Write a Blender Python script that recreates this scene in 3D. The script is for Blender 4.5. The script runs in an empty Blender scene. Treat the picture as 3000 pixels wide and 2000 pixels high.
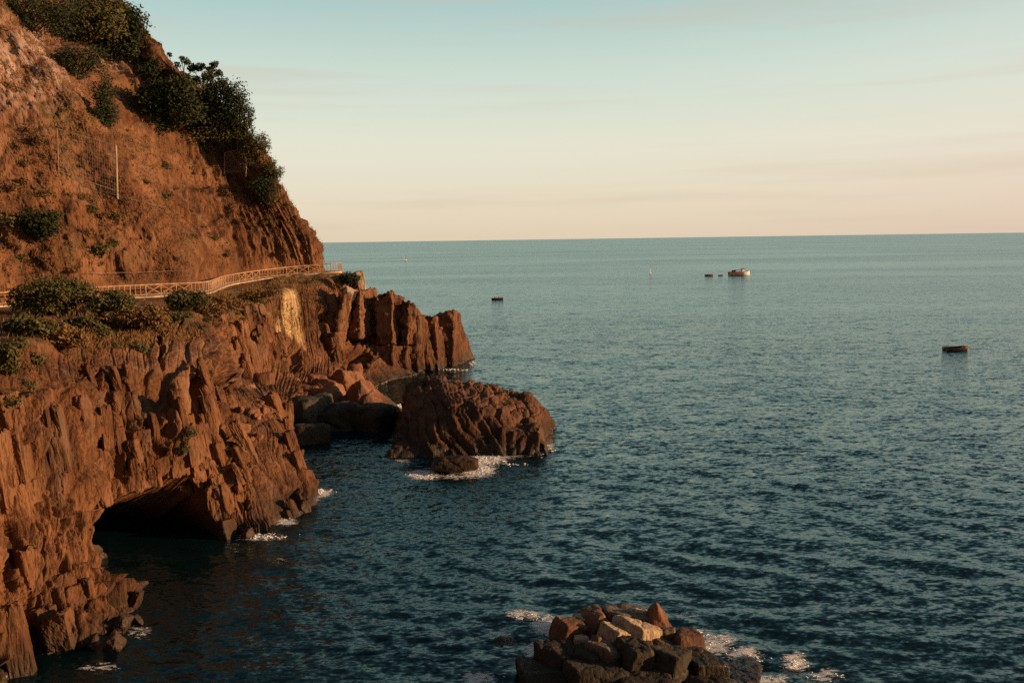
import bpy, math, random
import numpy as np
from mathutils import Matrix, Vector

random.seed(7)
RNG = np.random.default_rng(11)
scene = bpy.context.scene
COL = scene.collection

# ------------------------------------------------------------------ camera
CAM_H, FPX = 18.0, 2667.0
PITCH, ROLL = math.atan(298.0 / FPX), 0.0144
CF = np.array([0, math.cos(PITCH), -math.sin(PITCH)])
_u0 = np.array([0, math.sin(PITCH), math.cos(PITCH)])
_r0 = np.array([1.0, 0, 0])
CR = _r0 * math.cos(ROLL) - _u0 * math.sin(ROLL)
CU = _u0 * math.cos(ROLL) + _r0 * math.sin(ROLL)
CC = np.array([0, 0, CAM_H])
cam = bpy.data.cameras.new('camera'); camo = bpy.data.objects.new('camera', cam); COL.objects.link(camo)
cam.sensor_width = 36; cam.lens = 36 * FPX / 3000; cam.clip_start = 0.5; cam.clip_end = 90000
m = Matrix.Identity(4)
for i in range(3):
    m[i][0] = CR[i]; m[i][1] = CU[i]; m[i][2] = -CF[i]; m[i][3] = CC[i]
camo.matrix_world = m
scene.camera = camo

# ------------------------------------------------------------------ light
SUN_AZ, SUN_EL = math.radians(99), math.radians(10.5)      # azimuth: to the right of the view direction (+Y)
sdir = Vector((math.sin(SUN_AZ) * math.cos(SUN_EL), math.cos(SUN_AZ) * math.cos(SUN_EL), math.sin(SUN_EL)))
sun = bpy.data.lights.new('sun', 'SUN'); suno = bpy.data.objects.new('sun', sun); COL.objects.link(suno)
sun.energy = 5.0; sun.angle = math.radians(0.6); sun.color = (1.0, 0.585, 0.30)
suno.rotation_euler = sdir.to_track_quat('Z', 'Y').to_euler()
suno.location = sdir * 200

world = bpy.data.worlds.new('World'); scene.world = world; world.use_nodes = True
def build_world():
    nt = world.node_tree; N = nt.nodes; L = nt.links
    N.clear()
    out = N.new('ShaderNodeOutputWorld'); bg = N.new('ShaderNodeBackground'); bg.inputs[1].default_value = 0.1
    L.new(bg.outputs[0], out.inputs[0])
    sky = N.new('ShaderNodeTexSky'); sky.sky_type = 'NISHITA'; sky.sun_disc = False
    sky.sun_elevation = SUN_EL; sky.sun_rotation = SUN_AZ
    sky.air_density = 1.0; sky.dust_density = 1.5; sky.ozone_density = 1.2
    tc = N.new('ShaderNodeTexCoord')
    sep = N.new('ShaderNodeSeparateXYZ'); L.new(tc.outputs['Generated'], sep.inputs[0])
    def ramp(stops):
        r = N.new('ShaderNodeValToRGB'); e = r.color_ramp.elements
        while len(e) > 1: e.remove(e[-1])
        e[0].position = stops[0][0]; e[0].color = (*stops[0][1], 1)
        for p_, c_ in stops[1:]:
            q_ = e.new(p_); q_.color = (*c_, 1)
        L.new(sep.outputs[2], r.inputs[0]); return r
    cool = ramp([(0.0, (.88, .72, .53)), (.04, (.91, .80, .61)), (.10, (.89, .87, .71)), (.17, (.71, .82, .71)), (.26, (.42, .64, .63)), (.40, (.15, .28, .33)), (.6, (.05, .105, .14)), (1, (.02, .055, .085))])
    warm = ramp([(0.0, (.84, .62, .53)), (.05, (.90, .69, .58)), (.09, (.94, .80, .67)), (.16, (.86, .87, .75)), (.26, (.66, .75, .69)), (.40, (.20, .31, .35)), (.6, (.06, .11, .14)), (1, (.02, .055, .085))])
    dot = N.new('ShaderNodeVectorMath'); dot.operation = 'DOT_PRODUCT'
    L.new(tc.outputs['Generated'], dot.inputs[0]); dot.inputs[1].default_value = (math.sin(SUN_AZ), math.cos(SUN_AZ), 0)
    mr = N.new('ShaderNodeMapRange'); mr.interpolation_type = 'SMOOTHSTEP'
    mr.inputs[1].default_value = -.15; mr.inputs[2].default_value = .85
    L.new(dot.outputs['Value'], mr.inputs[0])
    mix = N.new('ShaderNodeMix'); mix.data_type = 'RGBA'
    L.new(mr.outputs[0], mix.inputs[0]); L.new(cool.outputs[0], mix.inputs[6]); L.new(warm.outputs[0], mix.inputs[7])
    # thin streaks of high cloud, stretched along the horizon
    mp = N.new('ShaderNodeMapping'); mp.inputs['Scale'].default_value = (1.5, 1.5, 26); mp.inputs['Rotation'].default_value = (0, .015, 0)
    L.new(tc.outputs['Generated'], mp.inputs[0])
    nz = N.new('ShaderNodeTexNoise'); nz.inputs['Scale'].default_value = 1.6; nz.inputs['Detail'].default_value = 5; nz.inputs['Roughness'].default_value = .5
    L.new(mp.outputs[0], nz.inputs[0])
    cm = N.new('ShaderNodeMapRange'); cm.interpolation_type = 'SMOOTHSTEP'; cm.inputs[1].default_value = .48; cm.inputs[2].default_value = .72; cm.inputs[4].default_value = .30
    L.new(nz.outputs[0], cm.inputs[0])
    cmix = N.new('ShaderNodeMix'); cmix.data_type = 'RGBA'; cmix.inputs[7].default_value = (.72, .55, .42, 1)
    L.new(cm.outputs[0], cmix.inputs[0]); L.new(mix.outputs[2], cmix.inputs[6])
    ten = N.new('ShaderNodeVectorMath'); ten.operation = 'SCALE'; ten.inputs[3].default_value = 7.6
    L.new(cmix.outputs[2], ten.inputs[0])
    fin = N.new('ShaderNodeMix'); fin.data_type = 'RGBA'; fin.inputs[0].default_value = .88
    L.new(sky.outputs[0], fin.inputs[6]); L.new(ten.outputs[0], fin.inputs[7])
    L.new(fin.outputs[2], bg.inputs[0])
build_world()
vs = scene.view_settings
vs.view_transform = 'Standard'; vs.look = 'None'; vs.exposure = 0.32; vs.gamma = 1.0; vs.use_curve_mapping = False
scene.cycles.use_denoising = False      # the photograph is grainy film
scene.cycles.max_bounces = 6
scene.cycles.filter_width = 1.5

# ------------------------------------------------------------------ pixel <-> place helpers (pixels of the 3000x2000 photograph)
def ray(px, py): return CF + CR * ((px - 1500) / FPX) + CU * ((1000 - py) / FPX)
def p(px, py, Y):
    d = ray(px, py); return CC + d * (Y / d[1])
def w(px, py, z=0.0):
    d = ray(px, py); return CC + d * ((z - CAM_H) / d[2])
def q(x, y, z): return np.array([x, y, z], float)
def project(P):
    d = P - CC; f = d @ CF
    return 1500 + FPX * (d @ CR) / f, 1000 - FPX * (d @ CU) / f, f

# ------------------------------------------------------------------ numpy noise
_perm = np.random.default_rng(3).permutation(256); _perm = np.concatenate([_perm, _perm, _perm]).astype(np.int32)
_grad = np.random.default_rng(4).normal(size=(256, 3)); _grad /= np.linalg.norm(_grad, axis=1)[:, None]
def perlin(P):
    P = np.asarray(P, float); i = np.floor(P).astype(np.int64); f = P - i; i &= 255
    u = f * f * f * (f * (f * 6 - 15) + 10)
    r = 0
    for a in (0, 1):
        for b in (0, 1):
            for c in (0, 1):
                h = _perm[_perm[_perm[(i[:, 0] + a) & 255] + ((i[:, 1] + b) & 255)] + ((i[:, 2] + c) & 255)]
                g = _grad[h & 255]
                v = g[:, 0] * (f[:, 0] - a) + g[:, 1] * (f[:, 1] - b) + g[:, 2] * (f[:, 2] - c)
                r = r + v * (u[:, 0] if a else 1 - u[:, 0]) * (u[:, 1] if b else 1 - u[:, 1]) * (u[:, 2] if c else 1 - u[:, 2])
    return r * 1.6
def fbm(P, o=4, lac=2.1, gain=.5):
    s, a = 0, 1.0
    for k in range(o):
        s = s + a * perlin(P + 17.3 * k); P = P * lac; a *= gain
    return s
def ridged(P, o=3):
    s, a = 0, 1.0
    for k in range(o):
        s = s + a * (1 - 2 * np.abs(perlin(P + 9.1 * k))); P = P * 2.1; a *= .5
    return s
def worley(P):
    """cell value 0..1 and distance difference (F2-F1) for each point"""
    i = np.floor(P).astype(np.int64); f = P - i
    n = len(P); d1 = np.full(n, 9.); d2 = np.full(n, 9.); val = np.zeros(n)
    for a in (-1, 0, 1):
        for b in (-1, 0, 1):
            for c in (-1, 0, 1):
                h = _perm[_perm[_perm[(i[:, 0] + a) & 255] + ((i[:, 1] + b) & 255)] + ((i[:, 2] + c) & 255)] & 255
                o = _grad[h] * .5 + .5
                d = (a + o[:, 0] - f[:, 0]) ** 2 + (b + o[:, 1] - f[:, 1]) ** 2 + (c + o[:, 2] - f[:, 2]) ** 2
                m1 = d < d1
                d2 = np.where(m1, d1, np.minimum(d2, d)); val = np.where(m1, h / 255., val); d1 = np.where(m1, d, d1)
    return val, np.sqrt(d2) - np.sqrt(d1)
def sstep(a, b, x):
    t = np.clip((x - a) / (b - a), 0, 1); return t * t * (3 - 2 * t)
def poly_sd(poly, X, Y):
    """signed distance to a polygon, positive inside"""
    poly = np.asarray(poly, float); d = np.full(X.shape, 1e18); ins = np.zeros(X.shape, bool)
    for k in range(len(poly)):
        ax, ay = poly[k]; bx, by = poly[(k + 1) % len(poly)]
        ex, ey = bx - ax, by - ay
        t = np.clip(((X - ax) * ex + (Y - ay) * ey) / (ex * ex + ey * ey), 0, 1)
        d = np.minimum(d, (X - ax - t * ex) ** 2 + (Y - ay - t * ey) ** 2)
        c = ((ay > Y) != (by > Y))
        xx = ax + (Y - ay) / (ey if ey else 1e-9) * ex
        ins ^= c & (X < xx)
    return np.where(ins, 1, -1) * np.sqrt(d)

# ------------------------------------------------------------------ mesh helpers
def mesh_np(name, V, F, smooth=True):
    me = bpy.data.meshes.new(name); V = np.ascontiguousarray(V, np.float32); F = np.ascontiguousarray(F, np.int32)
    k = F.shape[1]
    me.vertices.add(len(V)); me.vertices.foreach_set('co', V.ravel())
    me.loops.add(F.size); me.loops.foreach_set('vertex_index', F.ravel())
    me.polygons.add(len(F)); me.polygons.foreach_set('loop_start', np.arange(len(F), dtype=np.int32) * k)
    me.polygons.foreach_set('loop_total', np.full(len(F), k, np.int32))
    me.polygons.foreach_set('use_smooth', np.full(len(F), smooth))
    me.update(calc_edges=True); return me
def fattr(me, name, val):
    a = me.attributes.new(name, 'FLOAT', 'POINT'); a.data.foreach_set('value', np.ascontiguousarray(val, np.float32))
def obj(name, me, mat=None, parent=None, loc=None, rot=None):
    o = bpy.data.objects.new(name, me); COL.objects.link(o)
    if mat is not None and me is not None and not me.materials: me.materials.append(mat)
    if parent is not None: o.parent = parent
    if loc is not None: o.location = Vector([float(c) for c in loc])
    if rot is not None: o.rotation_euler = rot
    return o
def tag(o, label=None, cat=None, group=None, kind=None):
    if label: o['label'] = label
    if cat: o['category'] = cat
    if group: o['group'] = group
    if kind: o['kind'] = kind
    return o
def empty(name, loc, rz=0, label=None, cat=None, group=None, kind=None):
    o = bpy.data.objects.new(name, None); COL.objects.link(o); o.location = Vector([float(c) for c in loc]); o.rotation_euler = (0, 0, rz)
    o.empty_display_size = .2
    return tag(o, label, cat, group, kind)
def grid_faces(nu, nv):
    i = np.arange(nu - 1)[:, None] * nv + np.arange(nv - 1)[None, :]
    return np.stack([i, i + nv, i + nv + 1, i + 1], -1).reshape(-1, 4)
_lat = {}
def lattice(n):
    """points on the surface of the cube [-1,1]^3 and its quads, shared along the edges"""
    if n in _lat: return _lat[n]
    idx = {}; V = []; F = []
    def vid(a, b, c):
        k = (a, b, c)
        if k not in idx: idx[k] = len(V); V.append(k)
        return idx[k]
    for ax in range(3):
        for side in (0, n):
            for i in range(n):
                for j in range(n):
                    qd = []
                    for (di, dj) in ((0, 0), (1, 0), (1, 1), (0, 1)):
                        c = [0, 0, 0]; c[ax] = side; c[(ax + 1) % 3] = i + di; c[(ax + 2) % 3] = j + dj
                        qd.append(vid(*c))
                    F.append(qd if side == n else qd[::-1])
    _lat[n] = (np.array(V, float) / n * 2 - 1, np.array(F, np.int32)); return _lat[n]
def vnormals(V, F):
    a = V[F[:, 0]]; c = V[F[:, 2]]; b = V[F[:, 1]]; d = V[F[:, 3]]
    fn = np.cross(c - a, d - b); N = np.zeros_like(V)
    for k in range(4): np.add.at(N, F[:, k], fn)
    return N / (np.linalg.norm(N, axis=1)[:, None] + 1e-9)
def rotm(rx, ry, rz): return np.array(Matrix.Rotation(rz, 3, 'Z') @ Matrix.Rotation(ry, 3, 'Y') @ Matrix.Rotation(rx, 3, 'X'))
def boulder_mesh(name, half, seed, n=18, k=16, cuts=9, rough=.05, boxy=1.0, ribs=None, rot=(0, 0, 0), fine=.02):
    """an angular convex block: a soft box cut by random planes, then roughened"""
    r = np.random.default_rng(seed); D, F = lattice(n); D = np.tan(D * .72) / np.tan(.72)
    D = D / np.linalg.norm(D, axis=1)[:, None]
    nn = [np.eye(3)[i] * s for i in range(3) for s in (1, -1)]; dd = [boxy * r.uniform(.85, 1.08) for _ in range(6)]
    for _ in range(cuts):
        v = r.normal(size=3); nn.append(v / np.linalg.norm(v)); dd.append(r.uniform(.86, 1.18))
    S = np.zeros(len(D))
    for nv, d_ in zip(nn, dd): S += np.maximum(0, D @ nv / d_) ** k
    V = D * (S ** (-1 / k))[:, None] * np.array(half)[None, :]
    N = vnormals(V, F); sc = float(np.mean(half))
    V = V + N * (sc * rough * fbm(V / (sc * .55) + seed, 3))[:, None]
    val, ed = worley(V / (sc * .7) + seed * 1.7)
    V = V + N * (sc * rough * 1.2 * (val - .5) - sc * .05 * (1 - sstep(0, .12, ed)))[:, None]
    if ribs:
        dv, fr, am = ribs; t = V @ np.array(dv) * fr + .5 * fbm(V * .5 + seed, 2)
        R = ridged(np.stack([t, V[:, 2] * .12, np.zeros(len(V))], 1) + seed, 2)
        V = V + N * (am * R)[:, None]
    V = V + N * (fine * sc * fbm(V / (sc * .12), 2))[:, None]
    return mesh_np(name, V @ rotm(*rot).T, F)

# ------------------------------------------------------------------ materials
def new_mat(name):
    mt = bpy.data.materials.new(name); mt.use_nodes = True
    nt = mt.node_tree; b = nt.nodes['Principled BSDF']
    return mt, nt, nt.nodes, nt.links, b
def mixc(N, L, fac, a, b, blend='MIX'):
    mx = N.new('ShaderNodeMix'); mx.data_type = 'RGBA'; mx.blend_type = blend
    for s, v in ((0, fac), (6, a), (7, b)):
        if isinstance(v, (int, float)): mx.inputs[s].default_value = v
        elif isinstance(v, tuple): mx.inputs[s].default_value = (*v, 1)
        else: L.new(v, mx.inputs[s])
    return mx.outputs[2]
def noise(N, L, vec, scale, detail=4, rough=.55, dist=0):
    n = N.new('ShaderNodeTexNoise'); n.inputs['Scale'].default_value = scale; n.inputs['Detail'].default_value = detail
    n.inputs['Roughness'].default_value = rough; n.inputs['Distortion'].default_value = dist
    if vec is not None: L.new(vec, n.inputs[0])
    return n.outputs[0]
def maprange(N, L, v, a, b, c=0., d=1.):
    mr = N.new('ShaderNodeMapRange'); mr.interpolation_type = 'SMOOTHSTEP'
    for k, x in enumerate((a, b, c, d)): mr.inputs[k + 1].default_value = x
    L.new(v, mr.inputs[0]); return mr.outputs[0]
def mapping(N, L, vec, scale=(1, 1, 1), rot=(0, 0, 0)):
    mp = N.new('ShaderNodeMapping'); mp.inputs['Scale'].default_value = scale; mp.inputs['Rotation'].default_value = rot
    L.new(vec, mp.inputs[0]); return mp.outputs[0]
def math2(N, L, op, a, b):
    mn = N.new('ShaderNodeMath'); mn.operation = op
    for k, v in enumerate((a, b)):
        if isinstance(v, (int, float)): mn.inputs[k].default_value = v
        else: L.new(v, mn.inputs[k])
    return mn.outputs[0]
def rock_mat(name, dark, mid, light, stretch=(1, 1, .42), bump=.5, tilt=(0.12, .05, 0), attrs=False, wet=True, scale=1.0):  # wet: splash-zone stain, carried higher as painted darkness for lens vignetting
    mt, nt, N, L, b = new_mat(name)
    geo = N.new('ShaderNodeNewGeometry'); P = geo.outputs['Position']
    v1 = mapping(N, L, P, stretch, tilt)
    n1 = noise(N, L, v1, .9 * scale, 6, .6, .4); n2 = noise(N, L, P, .12 * scale, 4, .55); n3 = noise(N, L, P, 5 * scale, 5, .65)
    strata = noise(N, L, mapping(N, L, P, (stretch[0] * 3, stretch[1] * 3, stretch[2] * .8), tilt), 1.6 * scale, 4, .6, .3)
    c = mixc(N, L, maprange(N, L, n1, .35, .68), dark, mid)
    c = mixc(N, L, maprange(N, L, n2, .42, .68, 0, .8), c, light)
    c = mixc(N, L, maprange(N, L, strata, .50, .66, 0, .72), c, tuple(x * .5 for x in dark))
    c = mixc(N, L, maprange(N, L, n3, .5, .8, 0, .45), c, light)
    nh = noise(N, L, mapping(N, L, P, (1, 1, .5)), .45 * scale, 5, .6, .6)     # greyer and yellower beds
    c = mixc(N, L, maprange(N, L, nh, .52, .70, 0, .55), c, tuple(.45 * x + .35 * y for x, y in zip(light, (.20, .17, .13))))
    if attrs:
        a = N.new('ShaderNodeAttribute'); a.attribute_name = 'ochre'
        c = mixc(N, L, math2(N, L, 'MULTIPLY', a.outputs['Fac'], maprange(N, L, n1, .2, .6, .45, 1)), c, (.56, .39, .19))
        g = N.new('ShaderNodeAttribute'); g.attribute_name = 'grass'
        ng = noise(N, L, P, .55, 6, .65)
        gm = maprange(N, L, math2(N, L, 'ADD', g.outputs['Fac'], ng), .88, 1.12)
        gcol = mixc(N, L, maprange(N, L, noise(N, L, P, 1.7, 4), .4, .65), (.16, .085, .035), (.055, .058, .020))
        c = mixc(N, L, math2(N, L, 'MULTIPLY', gm, .8), c, gcol)
        s = N.new('ShaderNodeAttribute'); s.attribute_name = 'pale'
        c = mixc(N, L, math2(N, L, 'MULTIPLY', s.outputs['Fac'], maprange(N, L, n1, .4, .6)), c, (.42, .30, .24))
    if wet:   # wet stain of the splash zone, carried higher as painted darkness for lens vignetting
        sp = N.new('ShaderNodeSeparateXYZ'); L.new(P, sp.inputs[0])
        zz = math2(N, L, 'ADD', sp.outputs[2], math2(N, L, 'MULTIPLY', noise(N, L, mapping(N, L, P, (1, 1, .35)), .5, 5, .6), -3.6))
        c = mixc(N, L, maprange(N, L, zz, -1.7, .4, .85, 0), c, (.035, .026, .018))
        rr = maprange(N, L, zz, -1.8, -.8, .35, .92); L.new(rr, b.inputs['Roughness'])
    else: b.inputs['Roughness'].default_value = .93
    L.new(c, b.inputs['Base Color']); b.inputs['Specular IOR Level'].default_value = .25
    h = math2(N, L, 'ADD', math2(N, L, 'MULTIPLY', n1, .7), math2(N, L, 'ADD', math2(N, L, 'MULTIPLY', n3, .22), math2(N, L, 'MULTIPLY', strata, .55)))
    bp = N.new('ShaderNodeBump'); bp.inputs['Strength'].default_value = bump; bp.inputs['Distance'].default_value = .35
    L.new(h, bp.inputs['Height']); L.new(bp.outputs[0], b.inputs['Normal'])
    return mt
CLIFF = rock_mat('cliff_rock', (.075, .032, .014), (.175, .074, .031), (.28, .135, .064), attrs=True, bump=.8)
SLAB = rock_mat('slab_rock', (.070, .031, .016), (.145, .065, .032), (.235, .115, .060), stretch=(1.2, 1.2, .10), tilt=(.10, -.10, 0), bump=.7)
ISLET = rock_mat('islet_rock', (.050, .024, .013), (.105, .048, .025), (.165, .078, .042), stretch=(1.4, .5, .35), tilt=(0, .5, .2), bump=.7)
GREY = rock_mat('boulder_grey', (.12, .085, .062), (.22, .16, .115), (.34, .25, .18), stretch=(1, 1, 1), bump=.4, scale=1.6)
PALE = rock_mat('boulder_pale', (.32, .225, .14), (.48, .36, .23), (.60, .47, .32), stretch=(1, 1, 1), bump=.35, wet=False, scale=1.5)
REDD = rock_mat('boulder_red', (.14, .058, .032), (.24, .105, .055), (.34, .17, .095), stretch=(1, 1, 1), bump=.4, scale=1.6)
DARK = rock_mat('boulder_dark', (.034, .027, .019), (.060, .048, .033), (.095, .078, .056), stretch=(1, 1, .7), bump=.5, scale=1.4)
def simple(name, col, rough=.8, var=.25, sc=3.0, metal=0):
    mt, nt, N, L, b = new_mat(name)
    geo = N.new('ShaderNodeTexCoord')
    n = noise(N, L, geo.outputs['Object'], sc, 5, .6)
    c = mixc(N, L, maprange(N, L, n, .35, .7), tuple(x * (1 - var) for x in col), tuple(min(.9, x * (1 + var)) for x in col))
    L.new(c, b.inputs['Base Color']); b.inputs['Roughness'].default_value = rough; b.inputs['Metallic'].default_value = metal
    return mt
RAIL = simple('rail_wood', (.34, .205, .115), .8, .45, 2.0)
STONE = simple('path_stone', (.42, .31, .21), .9, .3, 1.2)
STEEL = simple('galvanised_steel', (.36, .28, .19), .65)
WIRE = simple('rusty_wire', (.22, .15, .10), .7)
BARK = simple('bark', (.075, .05, .032), .9)
def leaf_mat(name, a, b2):
    mt, nt, N, L, b = new_mat(name)
    geo = N.new('ShaderNodeNewGeometry')
    n = noise(N, L, geo.outputs['Position'], 1.3, 4)
    c = mixc(N, L, maprange(N, L, n, .35, .65), a, b2)
    at = N.new('ShaderNodeAttribute'); at.attribute_name = 'rnd'
    c = mixc(N, L, math2(N, L, 'MULTIPLY', at.outputs['Fac'], .5), c, tuple(min(1, x * 1.7) for x in b2))
    L.new(c, b.inputs['Base Color']); b.inputs['Roughness'].default_value = .75; b.inputs['Specular IOR Level'].default_value = .2
    return mt
LEAF_D = leaf_mat('leaf_dark', (.016, .022, .010), (.034, .042, .016))
LEAF_M = leaf_mat('leaf_olive', (.044, .042, .014), (.082, .074, .025))
LEAF_B = leaf_mat('leaf_dry', (.10, .055, .022), (.15, .085, .032))

# ------------------------------------------------------------------ the sea
def build_sea():
    nr, na = 470, 640
    # rows laid out so that each covers about the same angle seen from the cliff
    dep = np.linspace(math.radians(62), math.radians(.9), nr - 40)
    r = CAM_H / np.tan(dep); r = np.concatenate([r, np.geomspace(r[-1] * 1.06, 60000, 40)])
    ang = np.concatenate([np.linspace(-78, -36, 50, endpoint=False), np.linspace(-36, 36, na - 100), np.linspace(36, 78, 51)[1:]])
    ang = np.radians(ang); na = len(ang)
    R, A = np.meshgrid(r, ang, indexing='ij'); X = R * np.sin(A); Y = R * np.cos(A)
    dr = np.gradient(r)[:, None]; res = np.maximum(dr, R * .0022)
    Z = np.zeros_like(X); g = np.random.default_rng(5)
    for k in range(80):
        lam = np.exp(g.uniform(np.log(.45), np.log(4.2)))
        th = math.radians(-118 + g.normal() * 30); kx, ky = math.cos(th) * 2 * math.pi / lam, math.sin(th) * 2 * math.pi / lam
        a = .0036 * lam * g.uniform(.5, 1.3) * (1.15 if lam < 2.2 else .70)
        fade = sstep(2.0, 4.5, lam / res)
        ph = kx * X + ky * Y + g.uniform(0, 6.28)
        Z += a * fade * (np.sin(ph) + .25 * np.sin(2 * ph + .6))
    gust = fbm(np.stack([X.ravel() * .018, Y.ravel() * .03, 0 * X.ravel()], 1), 3).reshape(X.shape)
    Z *= np.clip(.85 + .5 * gust, .4, 1.4)
    # sheltered water close to the cliffs is calmer
    V = np.stack([X, Y, Z], -1).reshape(-1, 3)
    me = mesh_np('sea', V, grid_faces(nr, na)[:, ::-1])
    px, py, f = project(np.stack([X, Y, 0 * X], -1).reshape(-1, 3))
    foam = np.zeros(len(px))
    spots = [  # px, py, half width px, half height px, strength
        (1420, 1345, 75, 18, 1.0), (1395, 1375, 65, 26, 1.05), (1240, 1390, 60, 18, .95), (1180, 1352, 35, 10, .55), (1330, 1395, 50, 10, .7), (1500, 1335, 70, 7, .6),
        (1590, 1290, 22, 32, .95), (1612, 1305, 18, 14, .7), (940, 1443, 38, 11, 1.0), (920, 1460, 50, 12, .6), (820, 1513, 42, 18, 1.05), (840, 1530, 50, 10, .8), (750, 1572, 85, 14, .75),
        (820, 1640, 40, 14, .45), (1170, 1190, 32, 7, .95), (1385, 1066, 10, 6, .8), (1330, 1083, 60, 4, .7), (290, 1955, 70, 16, .62), (410, 1850, 40, 22, .55),
        (1600, 1835, 60, 36, .90), (1530, 1800, 60, 18, .85), (1400, 1985, 60, 26, .85), (1570, 1905, 46, 30, .85), (1470, 1850, 60, 12, .7), (2090, 1885, 80, 40, .85), (2040, 1850, 60, 14, .65), (2180, 1920, 60, 30, .85), (2330, 1940, 45, 28, .95), (2420, 1975, 60, 22, .75), (2260, 1990, 70, 20, .8),
        (2080, 1760, 200, 12, .25), (1500, 1930, 90, 40, .35), (2010, 1800, 60, 20, .4), (1180, 1310, 40, 12, .4), (690, 1600, 60, 14, .35), (880, 1350, 40, 10, .3)]
    for (x, y, a, b, s) in spots:
        foam = np.maximum(foam, s * np.exp(-(((px - x) / a) ** 2 + ((py - y) / b) ** 2) ** 1.2))
    fattr(me, 'foam', foam)
    mt, nt, N, L, b = new_mat('sea_water')
    geo = N.new('ShaderNodeNewGeometry'); P = geo.outputs['Position']
    def slopes(scale, stretch, rz, detail):
        n = N.new('ShaderNodeTexNoise'); n.inputs['Scale'].default_value = scale; n.inputs['Detail'].default_value = detail; n.inputs['Roughness'].default_value = .6
        L.new(mapping(N, L, P, stretch, (0, 0, math.radians(rz))), n.inputs[0])
        sb = N.new('ShaderNodeVectorMath'); sb.operation = 'SUBTRACT'; L.new(n.outputs['Color'], sb.inputs[0]); sb.inputs[1].default_value = (.5, .5, .5); return sb.outputs[0]
    def vscale(v, f):
        sc = N.new('ShaderNodeVectorMath'); sc.operation = 'SCALE'; L.new(v, sc.inputs[0])
        if isinstance(f, (int, float)): sc.inputs[3].default_value = f
        else: L.new(f, sc.inputs[3])
        return sc.outputs[0]
    def vadd(a_, b_):
        ad = N.new('ShaderNodeVectorMath'); ad.operation = 'ADD'; L.new(a_, ad.inputs[0]); L.new(b_, ad.inputs[1]); return ad.outputs[0]
    wind = noise(N, L, mapping(N, L, P, (.30, 1, 1), (0, 0, math.radians(8))), .010, 5, .6, .3)
    amp = maprange(N, L, wind, .35, .65, .85, 1.5)
    sl = vadd(vscale(slopes(.22, (.6, 1.3, 1), -28, 3), .22), vadd(vscale(slopes(1.0, (.7, 1.4, 1), -30, 4), .62), vscale(slopes(3.4, (.75, 1.3, 1), -24, 3), .85)))
    fl = N.new('ShaderNodeVectorMath'); fl.operation = 'MULTIPLY'; L.new(vscale(sl, amp), fl.inputs[0]); fl.inputs[1].default_value = (.8, 1.0, 0)
    nm = N.new('ShaderNodeVectorMath'); nm.operation = 'NORMALIZE'; L.new(vadd(geo.outputs['Normal'], fl.outputs[0]), nm.inputs[0]); fre = N.new('ShaderNodeFresnel'); fre.inputs[0].default_value = 1.33; L.new(nm.outputs[0], fre.inputs[1])
    # a choppy sea never reaches a full mirror at low angles: its wave faces hide one another
    ff = math2(N, L, 'MULTIPLY', fre.outputs[0], math2(N, L, 'SUBTRACT', 1.0, math2(N, L, 'MULTIPLY', fre.outputs[0], .27)))
    gls = N.new('ShaderNodeBsdfGlossy'); gls.inputs['Roughness'].default_value = .13; gls.inputs['Color'].default_value = (.74, .96, 1, 1); L.new(nm.outputs[0], gls.inputs['Normal'])
    dif = N.new('ShaderNodeBsdfDiffuse'); dif.inputs['Color'].default_value = (.0022, .011, .014, 1)
    wat = N.new('ShaderNodeMixShader'); L.new(ff, wat.inputs[0]); L.new(dif.outputs[0], wat.inputs[1]); L.new(gls.outputs[0], wat.inputs[2])
    N.remove(b)
    at = N.new('ShaderNodeAttribute'); at.attribute_name = 'foam'
    fn = noise(N, L, mapping(N, L, P, (.8, 1.5, 1), (0, 0, -.5)), 1.5, 9, .72, 1.2)
    fr_ = math2(N, L, 'ADD', math2(N, L, 'MULTIPLY', maprange(N, L, fn, .30, .70), .65), math2(N, L, 'MULTIPLY', maprange(N, L, noise(N, L, mapping(N, L, P, (.7, 1.8, 1), (0, 0, -.4)), 4.5, 4, .6, 1.0), .35, .65), .35))
    fm = maprange(N, L, math2(N, L, 'ADD', math2(N, L, 'MULTIPLY', at.outputs['Fac'], 1.1), fr_), 1.0, 1.36)
    fb = N.new('ShaderNodeBsdfPrincipled'); fb.inputs['Base Color'].default_value = (.88, .88, .88, 1); fb.inputs['Roughness'].default_value = .9
    bp2 = N.new('ShaderNodeBump'); bp2.inputs['Distance'].default_value = .5; bp2.inputs['Strength'].default_value = .8; L.new(fn, bp2.inputs['Height']); L.new(bp2.outputs[0], fb.inputs['Normal'])
    ms = N.new('ShaderNodeMixShader'); L.new(fm, ms.inputs[0]); L.new(wat.outputs[0], ms.inputs[1]); L.new(fb.outputs[0], ms.inputs[2])
    L.new(ms.outputs[0], nt.nodes['Material Output'].inputs[0])
    tag(obj('sea', me, mt), kind='structure')
build_sea()

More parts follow.
